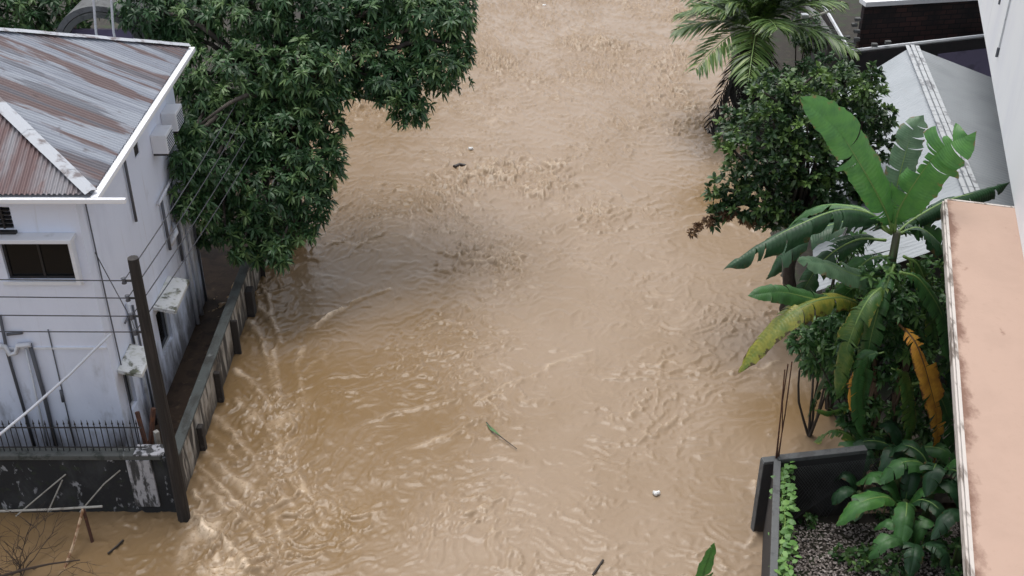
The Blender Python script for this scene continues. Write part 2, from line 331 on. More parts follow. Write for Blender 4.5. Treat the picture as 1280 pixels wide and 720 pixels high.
    # standing crests and wakes thrown off the flood wall, sighted along the surface
    W = lambda L: [tuple(Pz(px, py, 0))[:2] for px, py in L]
    wob = .12*r1+.035*perlin(X*4, Y*4); wob2 = .12*r2+.035*perlin(X*4+9, Y*4)
    crests = [([(318, 378), (332, 392), (343, 412), (350, 430)], .05, .035, .75), ([(296, 460), (312, 474), (326, 492), (338, 508)], .06, .045, .8),
              ([(262, 540), (285, 562), (300, 580)], .05, .03, .5), ([(243, 578), (268, 600), (305, 632), (322, 650)], .05, .04, .65),
              ([(240, 642), (262, 662), (294, 694), (330, 724)], .07, .07, 1.1), ([(222, 645), (236, 648), (249, 640), (252, 628), (244, 615)], .05, .05, 1.0), ([(250, 652), (262, 672), (270, 700)], .07, .05, .8), ([(322, 350), (334, 372), (338, 400)], .05, .03, .6), ([(312, 400), (330, 430), (338, 470), (352, 500)], .07, .035, .5), ([(290, 492), (318, 520), (345, 548), (352, 580)], .07, .035, .5), ([(270, 520), (298, 548), (322, 585), (335, 625)], .08, .035, .45), ([(252, 560), (282, 588), (330, 620), (352, 668)], .08, .04, .5), ([(248, 600), (280, 630), (318, 668), (345, 700)], .08, .04, .5), ([(375, 600), (395, 630), (405, 655)], .06, .03, .45), ([(398, 408), (412, 396), (428, 387)], .06, .05, 1.0),
              ([(428, 387), (455, 372), (490, 360)], .05, .035, .4), ([(345, 425), (343, 455), (352, 490), (348, 515)], .05, .03, .55),
              ([(380, 432), (368, 462), (378, 492)], .05, .03, .4), ([(405, 440), (375, 470)], .05, .025, .4), ([(316, 600), (345, 612), (375, 640), (398, 662)], .06, .03, .45),
              ([(516, 300), (514, 262), (528, 232), (560, 205)], .05, .03, .25), ([(510, 560), (560, 545), (600, 525)], .06, .03, .3), ([(600, 500), (640, 480), (690, 455), (740, 440)], .06, .03, .28),
              ([(480, 520), (530, 508), (570, 500)], .05, .025, .2), ([(410, 300), (440, 305), (470, 300)], .06, .025, .3), ([(345, 345), (352, 362)], .05, .02, .4),
              ([(905, 470), (940, 462), (975, 452)], .06, .03, .4), ([(945, 600), (948, 640), (944, 680)], .05, .03, .4), ([(400, 620), (440, 645), (480, 640)], .06, .03, .25),
              ([(300, 420), (330, 425), (360, 415)], .05, .02, .2), ([(370, 560), (362, 590)], .05, .025, .3)]
    for L, wd, hh, fo in crests:
        dd = seg_dist(X+wob, Y+wob2, W(L)); brk2 = np.clip(.85+.9*r1+.7*q1, .3, 1.2); g = np.exp(-(dd/wd)**2)*brk2
        hgt += 1.45*hh*g; brk = np.clip(.55+1.3*r2+.6*d, .12, 1); foam = np.maximum(foam, 1.0*fo*np.exp(-(dd/(wd*1.2))**2)*brk*brk2)
    for px, py, r, fo in [(350, 522, .42, .75), (365, 500, .3, .4), (258, 664, .36, 1.1), (280, 705, .42, 1.1), (240, 648, .24, 1.0), (250, 690, .4, .9), (355, 555, .4, .3), (420, 640, .8, .22), (985, 470, .4, .25), (965, 690, .3, .35), (940, 650, .15, .4)]:
        p = Pz(px, py, 0); g = np.exp(-((X-p.x)**2+(Y-p.y)**2)/(r*r))
        foam = np.maximum(foam, g*fo*np.clip(.25+1.6*b*c+.8*r1, 0, 1)); hgt += .03*g*(b+c-.6)
    bx_ = np.interp(Y, [14, 15.5, 17, 19, 22, 26, 32], [-4.5, -2.5, -1.1, -.5, -1.1, -2.4, -2.2]); sky_sheen = np.clip(.40 + .42*np.tanh((X-bx_+.9*q1+.5*r1)*.9) + .22*fbm(X*.5+50, Y*.3, 3), 0, .9)  # sky reflection painted into the water tint, greyer to the right, with silt mottling
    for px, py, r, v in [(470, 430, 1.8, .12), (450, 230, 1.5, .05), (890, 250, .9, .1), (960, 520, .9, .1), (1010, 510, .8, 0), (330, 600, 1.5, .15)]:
        p = Pz(px, py, 0); g = np.exp(-((X-p.x)**2+(Y-p.y)**2)/(r*r)); sky_sheen = sky_sheen*(1-g)+v*g
    edge = np.clip((np.minimum(np.minimum(X+9.3, 9.5-X), np.minimum(Y-12, 50-Y)))/1.0, 0, 1)
    hgt *= edge; foam *= edge
    ny, nx = X.shape
    V = np.stack([X, Y, hgt-.02], -1).reshape(-1, 3)
    I = np.arange(ny*nx).reshape(ny, nx)
    Fq = np.stack([I[:-1, :-1], I[:-1, 1:], I[1:, 1:], I[1:, :-1]], -1).reshape(-1, 4)
    m, nt, bs = new_mat('muddy_flood_water')
    tc = nd(nt, 'ShaderNodeTexCoord')
    f1, _ = noise_fac(nt, tc.outputs['Object'], .22, .35, .65, 4)
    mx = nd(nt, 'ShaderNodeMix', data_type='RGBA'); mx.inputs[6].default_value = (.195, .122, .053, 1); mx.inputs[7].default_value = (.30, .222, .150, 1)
    a2 = nd(nt, 'ShaderNodeAttribute', attribute_name='sky_sheen')
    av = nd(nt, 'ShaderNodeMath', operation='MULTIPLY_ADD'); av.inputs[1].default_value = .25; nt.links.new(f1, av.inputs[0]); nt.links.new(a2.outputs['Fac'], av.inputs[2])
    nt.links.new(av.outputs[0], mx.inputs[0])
    at = nd(nt, 'ShaderNodeAttribute', attribute_name='foam')
    f3, _ = noise_fac(nt, tc.outputs['Object'], 14, .22, .5, 4)
    ml = nd(nt, 'ShaderNodeMath', operation='MULTIPLY'); nt.links.new(at.outputs['Fac'], ml.inputs[0]); nt.links.new(f3, ml.inputs[1])
    m2 = nd(nt, 'ShaderNodeMix', data_type='RGBA'); m2.inputs[7].default_value = (.72, .57, .41, 1)
    nt.links.new(ml.outputs[0], m2.inputs[0]); nt.links.new(mx.outputs[2], m2.inputs[6])
    nt.links.new(m2.outputs[2], bs.inputs['Base Color'])
    bs.inputs['Roughness'].default_value = .24; bs.inputs['IOR'].default_value = 1.33
    _, n1 = noise_fac(nt, tc.outputs['Object'], (9, 6, 6), 0, 1, 4, .6, .6)
    bp = nd(nt, 'ShaderNodeBump'); bp.inputs['Strength'].default_value = .22; bp.inputs['Distance'].default_value = .03
    nt.links.new(n1, bp.inputs['Height']); nt.links.new(bp.outputs[0], bs.inputs['Normal'])
    o = np_mesh('flood_water', V, Fq.ravel(), np.full(len(Fq), 4), m, attrs={'foam': foam.ravel(), 'sky_sheen': sky_sheen.ravel()}, smooth=True)
    return tag(o, kind='structure')
make_water()

# ---------- ground
tag(MB().quad((-900, -900, -1.6), (900, -900, -1.6), (900, 900, -1.6), (-900, 900, -1.6)).build('ground', M['mud']), kind='structure')
def bank(name, pts, z, mat, res=.5, amp=.06):
    mb = MB(); mb.prism([(p[0], p[1]) for p in pts], -1.5, z)
    return tag(mb.build(name, mat), kind='structure')
bank('alley_ground', [(-60, 16.75), (-6.55, 16.75), (-6.55, 31), (-60, 31)], .05, M['mud'])
bank('left_bank', [(-60, 31.01), (-6.9, 31.01), (-7.4, 60), (-60, 60)], .25, M['soil'])
def right_bank():
    prof = [(7.0, 16.6), (6.9, 18), (6.7, 20), (6.9, 22), (6.7, 25), (6.9, 28), (7.5, 31), (7.2, 34), (7.3, 37), (8.2, 42), (8.5, 60)]
    mb = MB(); n = len(prof)
    for x, y in prof:
        for dx, z in ((-.5, -.5), (.0, -.05), (.35, .14), (1.2, .25), (60, .3)): mb.v.append((x+dx, y, z+random.uniform(-.02, .02)))
    for i in range(n-1):
        for k in range(4): mb.f.append((i*5+k, i*5+k+1, i*5+6+k, i*5+5+k))
    tag(mb.build('right_bank', M['soil'], smooth=True), kind='structure')
right_bank()
gc = Pz(972, 572, 1.7); gn = Pz(967, 730, 1.7)
gdir = (Vector((gn.x, gn.y, 0)) - Vector((gc.x, gc.y, 0))).normalized()
near = gc + gdir*7
back_r = Pz(1066, 561, 1.7)
tag(MB().prism([(gc.x+.05, gc.y-.1), (near.x+.05, near.y), (13, near.y), (13, 16.59), (back_r.x, back_r.y-.1)], -1.4, .2).build('garden_ground', M['soil']), kind='structure')

# ---------- the house
HX, HY = -7.47, 17.7      # corner of river side wall and front wall
HW, HB = -14.6, 24.15
house = thing('house', (-11, 21, 0), 'two-storey white house with rusty hip roof beside the flooded channel', 'house')
def holed_wall(mb, o, ud, u1, z0, z1, holes, nrm, depth=.16):
    """plane wall from point o along ud, with rectangular openings and their reveals"""
    us = sorted({0, u1, *[h[0] for h in holes], *[h[1] for h in holes]}); zs = sorted({z0, z1, *[h[2] for h in holes], *[h[3] for h in holes]})
    P = lambda u, z, d=0: Vector(o) + Vector(ud)*u + Vector((0, 0, z)) - Vector(nrm)*d
    for a, b in zip(us[:-1], us[1:]):
        for c, d in zip(zs[:-1], zs[1:]):
            if any(h[0] <= a and b <= h[1] and h[2] <= c and d <= h[3] for h in holes): continue
            mb.quad(P(a, c), P(b, c), P(b, d), P(a, d))
    for h in holes:
        a, b, c, d = h
        mb.quad(P(a, c), P(a, c, depth), P(b, c, depth), P(b, c)); mb.quad(P(a, d), P(b, d), P(b, d, depth), P(a, d, depth))
        mb.quad(P(a, c), P(a, d), P(a, d, depth), P(a, c, depth)); mb.quad(P(b, c), P(b, c, depth), P(b, d, depth), P(b, d))
        mb.quad(P(a, c, depth), P(b, c, depth), P(b, d, depth), P(a, d, depth))
wl = MB()
FW = (-8.96, -7.70, 4.50, 5.36)
holed_wall(wl, (HW, HY, 0), (1, 0, 0), HX-HW, .0, 6.35, [(FW[0]-HW, FW[1]-HW, FW[2], FW[3]), (-8.93-HW, -8.62-HW, 5.56, 5.98)], (0, -1, 0))
holed_wall(wl, (HX, HY, 0), (0, 1, 0), HB-HY, .0, 6.35, [(.42, .85, 1.15, 2.12), (2.75, 3.55, .85, 1.95), (3.3, 3.6, 5.3, 5.58)], (1, 0, 0))
wl.quad((HX, HB, 0), (HW, HB, 0), (HW, HB, 6.35), (HX, HB, 6.35)); wl.quad((HW, HB, 0), (HW, HY, 0), (HW, HY, 6.35), (HW, HB, 6.35))
wl.quad((HW, HY, 6.35), (HX, HY, 6.35), (HX, HB, 6.35), (HW, HB, 6.35))
wl.build('wall', M['white_wall'], house)
wf = MB()
def frame_xz(mb, x0, x1, z0, z1, y, t, d):
    mb.box((x0, y-d, z0), (x1, y, z0+t)); mb.box((x0, y-d, z1-t), (x1, y, z1)); mb.box((x0, y-d, z0+t), (x0+t, y, z1-t)); mb.box((x1-t, y-d, z0+t), (x1, y, z1-t))
    return mb
frame_xz(wf, FW[0]+.002, FW[1]-.002, FW[2]+.002, FW[3]-.002, HY+.12, .045, .05); wf.box((-8.35, HY+.075, FW[2]+.047), (-8.31, HY+.115, FW[3]-.047))
fr = wf.build('window', M['black'], house)
MB().box((FW[0]+.05, HY+.10, FW[2]+.05), (FW[1]-.05, HY+.108, FW[3]-.05)).build('pane', M['glass_dark'], fr)
MB().box((-9.3, HY-.28, 5.40), (-7.58, HY-.003, 5.48)).build('window_ledge', M['trim'], house, bevel=.01)
sl = MB(); sl.box((-9.05, HY-.05, FW[2]-.07), (-7.62, HY-.003, FW[2]-.004)); sl.box((FW[1]+.004, HY-.16, FW[2]-.003), (FW[1]+.07, HY-.003, 5.398)); sl.build('window_sill', M['trim'], house)
vt = MB()
for k in range(5): vt.box((-8.91, HY-.02, 5.585+k*.08), (-8.64, HY+.08, 5.605+k*.08))
vt.box((-8.795, HY-.025, 5.562), (-8.765, HY+.06, 5.978)); vt.box((-8.99, HY-.09, 5.49), (-8.58, HY-.003, 5.535))
vt.build('louvre_vent', M['black'], house)
for (y0, y1, z0, z1) in ((.42, .85, 1.15, 2.12), (2.75, 3.55, .85, 1.95)):
    m = MB(); a, b = HY+y0, HY+y1; x = HX-.11
    m.box((x, a+.002, z0+.002), (x+.05, b-.002, z0+.05)); m.box((x, a+.002, z1-.05), (x+.05, b-.002, z1-.002)); m.box((x, a+.002, z0+.05), (x+.05, a+.05, z1-.05)); m.box((x, b-.05, z0+.05), (x+.05, b-.002, z1-.05))
    w = m.build('window', M['frame_grey'], house)
    MB().box((x+.01, a+.05, z0+.05), (x+.02, b-.05, z1-.05)).build('pane', M['glass_dark'], w)
sv = MB(); sv.box((HX-.1, HY+3.302, 5.302), (HX-.02, HY+3.598, 5.578)); sv.build('small_vent', M['black'], house)
def hood(y0, y1, z, out, label):
    m = MB(); m.slab([(HX+.003, y0, z+.10), (HX+out, y0, z), (HX+out, y1, z), (HX+.003, y1, z+.10)], .09)
    o = m.build('window_hood', M['hood'], house, bevel=.01); o['label'] = label
hood(HY+.18, HY+1.05, 2.30, .46, 'small concrete window hood with moss patches'); hood(HY+2.65, HY+3.9, 2.12, .46, 'longer concrete window hood, white with mossy outer edge')
for (y0, z0) in ((HY+4.35, 4.9), (HY+5.25, 5.0)):
    m = MB(); m.box((HX+.003, y0, z0), (HX+.33, y0+.55, z0+.42))
    o = m.build('wall_box', M['trim'], house, bevel=.015)  # plain boxes jutting from the side wall, modelled with grille and brackets
    g = MB()
    for k in range(6): g.box((HX+.333, y0+.05, z0+.05+k*.055), (HX+.341, y0+.50, z0+.07+k*.055))
    g.build('grille', M['pipe_dark'], o)
    
    for yb_ in (.05, .45): MB().box((HX+.003, y0+yb_, z0-.06), (HX+.30, y0+yb_+.05, z0-.003)).build('bracket', M['black'], o)
# floor bands, pipes and wires fixed on the walls
MB().box((HW, HY-.03, 3.02), (HX-.02, HY-.003, 3.06)).build('string_course', M['trim'], house)
def pipe(pts, r, mat, name='downpipe'): MB().tube(pts, r, 8).build(name, mat, house, smooth=True)
yF = HY-.06
pipe([(HX+.03, HY+.35, 6.2), (HX+.03, HY+.35, 4.0), (HX+.035, HY+.36, 1.8), (HX+.035, HY+.36, .1)], .014, M['pipe_dark'], 'conduit')
pipe([(HX+.05, HY+1.25, 3.2), (HX+.05, HY+1.25, .05)], .04, M['pipe_white']); pipe([(HX+.04, HY+1.5, 3.0), (HX+.04, HY+1.5, .05)], .025, M['pipe_dark'], 'conduit')
pipe([(HX+.05, HY+2.55, 6.1), (HX+.05, HY+2.55, 4.3)], .03, M['pipe_dark'], 'conduit')
pipe([(HX+.06, HY+4.2, 3.9), (HX+.06, HY+4.2, 2.7)], .035, M['pipe_dark'], 'conduit'); pipe([(HX+.06, HY+4.9, 3.9), (HX+.06, HY+4.9, 2.0)], .035, M['pipe_dark'], 'conduit')
pipe([(HX+.07, HY+5.2, 4.1), (HX+.07, HY+5.2, .1)], .05, M['pipe_white']); pipe([(HX+.07, HY+5.6, 3.6), (HX+.07, HY+5.6, .1)], .045, M['pipe_white'])
pipe([(HX+.08, HY+3.9, 3.95), (HX+.08, HY+5.3, 4.0)], .03, M['pipe_white']); pipe([(HX+.05, HY+4.3, 2.75), (HX+.16, HY+4.5, 2.95), (HX+.05, HY+4.75, 3.05)], .05, M['pipe_white'])
pipe([(HX+.04, HY+6.2, 3.4), (HX+.04, HY+6.2, .1)], .03, M['pipe_dark'], 'conduit')
pipe([(HX+.04, HY+2.2, 2.35), (HX+.04, HY+2.2, .1)], .03, M['pipe_dark'], 'conduit'); pipe([(HX+.04, HY+.95, 2.95), (HX+.04, HY+1.2, 2.95), (HX+.04, HY+1.2, 2.3)], .02, M['pipe_dark'], 'conduit')
pf = lambda px, py, d=.05: Py(px, py, HY-d)
pipe([pf(0, 395), pf(9, 440), pf(44, 560)], .03, M['pipe_dark'], 'conduit'); pipe([pf(9, 418), pf(28, 416)], .03, M['pipe_dark'], 'conduit')
pipe([pf(-6, 432, .09), pf(6, 433, .09), pf(12, 443, .09), pf(20, 441, .09), pf(22, 432, .09), pf(38, 431, .09)], .048, M['pipe_white'], 'waste_pipe')
pipe([pf(37, 430), pf(54, 490), pf(72, 565)], .04, M['pipe_dark']); pipe([pf(32, 436), pf(60, 560)], .02, M['pipe_white'], 'conduit')
pipe([pf(60, 412, .02), pf(78, 490, .02), pf(97, 570, .02)], .012, M['pipe_dark'], 'conduit'); pipe([pf(76, 488, .03), pf(79, 502, .03)], .03, M['pipe_dark'], 'cable_clamp')
# roof: low hip, corrugations run down each slope
EX, EY, EB, EZ, RS = -7.0, 17.32, 24.25, 6.42, .43
AX, AY = -11.0, (17.32+24.25)/2
AZ = EZ + (EX-AX)*RS; FS = (AZ-EZ)/(AY-EY)
def slope_side():
    per, n = .09, None; mb = []; ysn = np.arange(EY, EB, per/6); nc = 10
    V = np.zeros((len(ysn), nc, 3))
    for i, y in enumerate(ysn):
        xl = EX - (EX-AX)*min(1, (y-EY)/(AY-EY)) if y < AY else EX - (EX-AX)*min(1, (EB-y)/(EB-AY))
        sheet = .012*(((y*1.25) % 1))
        for j in range(nc):
            x = EX + (xl-EX)*j/(nc-1)
            V[i, j] = (x, y, EZ + (EX-x)*RS + .016*math.sin(2*math.pi*y/per) + sheet)
    return V
def slope_front():
    per = .09; xs = np.arange(-15.0, EX, per/6); nc = 8; V = np.zeros((len(xs), nc, 3))
    for i, x in enumerate(xs):
        f = (EX-x)/(EX-AX) if x > AX else (x+15.0)/4.0; f = max(0, min(1, f)); yb = EY + (AY-EY)*f
        for j in range(nc):
            y = EY + (yb-EY)*j/(nc-1); V[i, j] = (x, y, EZ + (y-EY)*FS + .017*math.sin(2*math.pi*x/per))
    return V
def grid_obj(name, V, mat, parent, flip=False):
    a, b, _ = V.shape; I = np.arange(a*b).reshape(a, b)
    Q = np.stack([I[:-1, :-1], I[1:, :-1], I[1:, 1:], I[:-1, 1:]], -1).reshape(-1, 4)
    if flip: Q = Q[:, ::-1]
    return np_mesh(name, V.reshape(-1, 3), Q.ravel(), np.full(len(Q), 4), mat, parent, smooth=True)
rf = grid_obj('roof', slope_side(), M['roof_side'], house)
o = grid_obj('front_slope', slope_front(), M['roof_front'], rf, True); o['label'] = 'red rusted front slope'
bk = MB(); bk.poly([(AX, AY, AZ), (EX, EB, EZ), (-15, EB, EZ)]); bk.poly([(AX, AY, AZ), (-15, EB, EZ), (-15, EY, EZ)]); bk.build('rear_slope', M['roof_front'], rf)
def capstrip(a, b, w, name='ridge_cap'):
    a, b = Vector(a), Vector(b); d = (b-a).normalized(); s = d.cross(Vector((0, 0, 1))).normalized(); mb = MB(); n = 9
    for i in range(n):
        p, q = a.lerp(b, i/n), a.lerp(b, (i+1.06)/n); dz = .006*(i % 2)
        z1 = Vector((0, 0, .035+dz)); z2 = Vector((0, 0, .075+dz))
        mb.quad(p-s*w+z1, q-s*w+z1, q+z2, p+z2); mb.quad(p+z2, q+z2, q+s*w+z1, p+s*w+z1)
    mb.build(name, M['cap'], rf)
capstrip((EX, EY, EZ), (AX, AY, AZ), .12); capstrip((EX, EB, EZ), (AX, AY, AZ), .10)
gt = MB(); gt.box((EX-.02, EY-.05, EZ-.12), (EX+.11, EB+.05, EZ-.02)); gt.build('gutter', M['gutter'], house, bevel=.012)
gt = MB(); gt.box((-15.1, EY-.13, EZ-.12), (-6.42, EY-.055, EZ-.03)); gt.build('gutter', M['gutter'], house, bevel=.012)
sf = MB(); sf.box((HX, EY, EZ-.10), (EX-.022, EB, EZ-.07)); sf.box((-15, EY-.05, EZ-.10), (HX-.003, HY, EZ-.07)); sf.build('soffit', M['trim'], house)

# ---------- front yard wall with railing, flood wall
YW = 16.6
fw = thing('yard_wall', (-10, YW, 0), 'low black mossy wall with flaking white pilaster in front of the house', 'wall')
MB().box((-16, YW, -1), (-6.26, YW+.16, 1.32)).build('wall_panel', M['black_wall'], fw)
MB().box((-16, YW-.06, 1.322), (-6.45, YW+.22, 1.43)).build('coping', M['coping'], fw, bevel=.015)
p1, p2 = Py(166, 582, YW), Py(200, 582, YW)
mb = MB(); mb.box((-7.12, YW-.06, .18), (-6.66, YW-.003, 1.318)); mb.build('pilaster', M['pilaster'], fw, bevel=.01)
MB().box((-6.95, YW-.075, 1.434), (-6.4, YW+.235, 1.46)).build('cap_patch', M['pilaster'], fw)
rl = thing('iron_railing', (-10, YW+.08, 1.43), 'dark spear-topped iron railing standing on the black yard wall', 'railing')
for z in (1.52, 1.98): MB().tube([(-15.9, YW+.08, z), (-6.75, YW+.08, z)], .014, 6).build('rail', M['black'], rl)
bm = MB(); bm.tube([(-10, YW+.08, 1.435), (-10, YW+.08, 2.06)], .010, 6); bm.tube([(-10, YW+.08, 2.06), (-10, YW+.08, 2.09), (-10, YW+.08, 2.16)], .02, 6, r1=.002)
b0 = bm.build('bar', M['black'], rl); b0.location = (-3.0, 0, 0)
for k in range(1, 57):
    c = b0.copy(); COL.objects.link(c); c.parent = rl; c.location = (-3.0+k*.11, random.uniform(-.004, .004), random.uniform(-.015, .012)); c.rotation_euler = (0, random.uniform(-.02, .02), 0)
fl = thing('flood_wall', (-6.4, 21, 0), 'streaked concrete flood wall with dark posts between house and river', 'wall')
MB().box((-6.50, YW+.17, -1), (-6.34, 31, .93)).build('wall_panel', M['river_wall'], fl)
MB().box((-6.53, YW+.19, .932), (-6.31, 31, 1.0)).build('coping', M['river_coping'], fl, bevel=.02)
for k, y in enumerate((18.35, 19.9, 21.6, 23.3, 25.0, 26.8, 28.5)):
    m = MB(); m.box((-6.338, y+(k*37 % 5)*.05, -.8), (-6.22+(k*13 % 4)*.02, y+.16+(k*29 % 4)*.06, .62+(k*17 % 5)*.07)); m.build('post', M['dark_post'], fl, bevel=.02)
# timber boards leaning in the alley corner by the wall
ab = thing('timber_stack', (-6.85, 17.2, .05), 'weathered boards leaning in the yard corner beside the pole', 'timber')
for (a, b, w) in [((-7.05, 17.0, .06), (-6.72, 17.35, 1.9), .05), ((-6.8, 17.0, .06), (-7.1, 17.5, 1.7), .045), ((-6.75, 17.2, .06), (-6.66, 17.1, 1.55), .06)]:
    a, b = Vector(a), Vector(b); MB().tube([a, b], w, 4).build('board', M['rust_dark'] if w < .06 else M['bamboo'], ab)

# ---------- power pole and cables
pole = thing('utility_pole', (-6.2, 16.42, -.3), 'dark timber utility pole standing at the flooded wall corner', 'pole')
MB().tube([(-6.2, 16.42, -1), (-6.195, 16.42, 1.5), (-6.2, 16.42, 3.6), (-6.19, 16.42, 5.72)], [.125, .118, .105, .09], 12).build('post', M['wood_pole'], pole, smooth=False)
ends = []
for k, z in enumerate((5.32, 4.98, 4.62, 4.30)):
    x = -6.36+.004*k
    m = MB(); m.tube([(x+.1, 16.36, z), (x-.02, 16.36, z)], .02, 6); ins = m.build('bracket', M['black'], pole)
    m = MB(); m.tube([(x-.03, 16.36, z-.05), (x-.03, 16.36, z-.02), (x-.03, 16.36, z+.02), (x-.03, 16.36, z+.05)], [.045, .03, .03, .045], 10); m.build('insulator', M['pipe_dark'], ins, smooth=True)
    ends.append(Vector((x-.03, 16.36, z)))
def sag(a, b, s, n=16):
    a, b = Vector(a), Vector(b); return [a.lerp(b, i/n) - Vector((0, 0, s*4*(i/n)*(1-i/n))) for i in range(n+1)]
where = ['topmost thin power cable strung left from the pole past the window', 'second cable from the top, crossing the window bottom to the pole', 'third cable down, strung across the white wall below the window', 'lowest of the four thin cables strung left from the pole']
for k, e in enumerate(ends):
    pl = Py(-700, (333, 352, 375, 400)[k]+(2, 4, 6, 4)[k], 16.2)
    farp = Vector((-6.2+.14*k, 26.5, e.z-.35))
    pts = sag(pl, e, .04)[:-1] + sag(e, farp, .12)
    tag(MB().tube(pts, .011, 5).build('power_cable', M['cable'], None, e, smooth=True), where[k], 'cable', 'power cables on the timber pole')
dp = [Py(138, 418, 17.6), Py(118, 437, 17.3), Py(85, 470, 17.0), Py(40, 510, 16.5), Py(0, 543, 16.0), Py(-120, 640, 15.0)]
tag(MB().tube(dp, .026, 8).build('service_cable', M['cable_white'], None, dp[2], smooth=True), 'thick pale service cable slanting down across the white house front', 'cable')
tw = [ends[3], Vector((-6.6, 16.9, 4.15)), Vector((-7.1, 17.6, 4.5)), Vector((HX+.03, HY+.3, 4.9))]
tag(MB().tube(tw, .009, 5).build('drop_wire', M['cable'], None, tw[0], smooth=True), 'thin drop wire looping from the pole to the house corner', 'cable')

# ---------- bars and twigs in the flooded corner
af = thing('rusty_frame', Pz(100, 720, 0), 'rusty bars forming a pointed frame standing in the brown water', 'frame')
top = Py(104, 636, 15.95)
MB().tube([top, Py(92, 680, 15.5), Py(76, 724, 15.0)], .030, 6).build('leaning_bar', M['rust_pale'], af)
MB().tube([top, Py(113, 668, 15.85), Py(123, 706, 15.7)], .034, 6).build('leaning_bar', M['rust_dark'], af)
tag(MB().tube([Py(-60, 641, 15.97), Py(60, 637, 15.98), Py(128, 633, 15.99)], .022, 6).build('bamboo_rail', M['bamboo'], None, Py(60, 637, 15.98)), 'pale horizontal pole resting across the top of the rusty frame', 'pole')
for pts, lb in (([(20, 645), (52, 618), (82, 593)], 'thin stick leaning against the black wall at its left end'), ([(60, 640), (78, 600)], 'short pale stick propped steeply against the black wall'), ([(100, 640), (130, 605), (150, 588)], 'thin stick leaning right against the black wall near the pilaster')):
    w = [Py(x, y, YW-.1-.25*(y-588)/60) for x, y in pts]
    tag(MB().tube(w, .014, 6).build('stick', M['bamboo'], None, w[0]), lb, 'stick')
def brush(name, root, n, label, L=.5):
    mb = MB(); root = Vector(root); random.seed(hash(name) % 1000 if False else 5)
    def grow(p, d, l, r, lv):
        pts = [p]; 
        for i in range(5):
            d = (d+Vector((random.uniform(-.5, .5), random.uniform(-.4, .4), random.uniform(-.35, .3)))).normalized(); p = p+d*l/5; pts.append(p)
        mb.tube(pts, r, 5, r1=r*.45)
        if lv:
            for i in range(4): grow(pts[random.randint(1, 5)], (d+Vector((random.uniform(-1, 1), random.uniform(-.6, .6), random.uniform(-.6, .8)))).normalized(), l*.6, r*.6, lv-1)
    for i in range(n): grow(root+Vector((random.uniform(-.3, .3), random.uniform(-.2, .2), 0)), Vector((random.uniform(-1, 1), random.uniform(-.4, .4), random.uniform(.2, 1))).normalized(), random.uniform(.6, 1.1), .010, 2)
    tag(mb.build(name, M['twig'], None, root), label, 'branches')
brush('dry_brushwood', Pz(18, 715, .0), 9, 'tangle of bare dry twigs rising from the water in the corner')
bl = [Pz(-20, 727, .25), Pz(30, 712, .2), Pz(62, 705, .22), Pz(100, 700, .25)]
tag(MB().tube(bl, .03, 6, r1=.012).build('bare_branch', M['twig'], None, bl[0]), 'long bare dark branch lying across the rusty frame foot', 'branch')

# ---------- things adrift on the water
def drift(name, px, py, label, cat, kind):
    p = Pz(px, py, .02); mb = MB()
    if kind == 'chunk':
        for dx, dy, r in ((0, 0, .045), (.05, .015, .035), (-.04, .02, .025)): mb.tube([p+Vector((dx, dy, -.02)), p+Vector((dx, dy, .02)), p+Vector((dx, dy, .05))], [r, r*1.1, r*.6], 7)
        o = mb.build(name, M['foam_white'], None, p)
    tag(o, label, cat)
drift('plastic_scrap', 588, 186, 'white plastic scrap floating beside the dark log in rough water', 'litter', 'chunk')
drift('plastic_scrap', 820, 617, 'white scrap floating alone on smooth water near the lower right', 'litter', 'chunk')
drift('plastic_scrap', 680, 7, 'white scrap drifting far up the channel at the top edge', 'litter', 'chunk')
def lin(name, L, r, mat, label, cat, z=.03, r1=None):
    w = [Pz(x, y, z) for x, y in L]; tag(MB().tube(w, r, 7, r1=r1).build(name, mat, None, w[0]), label, cat)
lin('floating_log', [(568, 209), (575, 206), (582, 207)], .07, M['log'], 'short dark log floating in the choppy middle of the channel', 'log', r1=.05)
lin('floating_twig', [(741, 719), (748, 709), (754, 700)], .022, M['log'], 'small dark curved twig floating at the lower edge of the frame', 'twig')
lin('floating_stick', [(135, 692), (146, 683), (154, 675)], .022, M['log'], 'short dark stick floating near the rusty frame', 'stick')
ft = thing('floating_frond', Pz(626, 543, .02), 'narrow green frond drifting in the middle of the brown water', 'leaf')
w = [Pz(608, 528, .05), Pz(615, 537, .05), Pz(626, 546, .05), Pz(646, 561, .04)]
MB().tube(w, .018, 6, r1=.008).build('stalk', M['log'], ft)
mb = MB(); mb.quad(w[0]+Vector((-.02, .0, .01)), w[1]+Vector((-.035, -.02, .01)), w[2]+Vector((0, 0, .02)), w[1]+Vector((.03, .02, .015))); mb.build('leaf', M['vine_light'], ft)

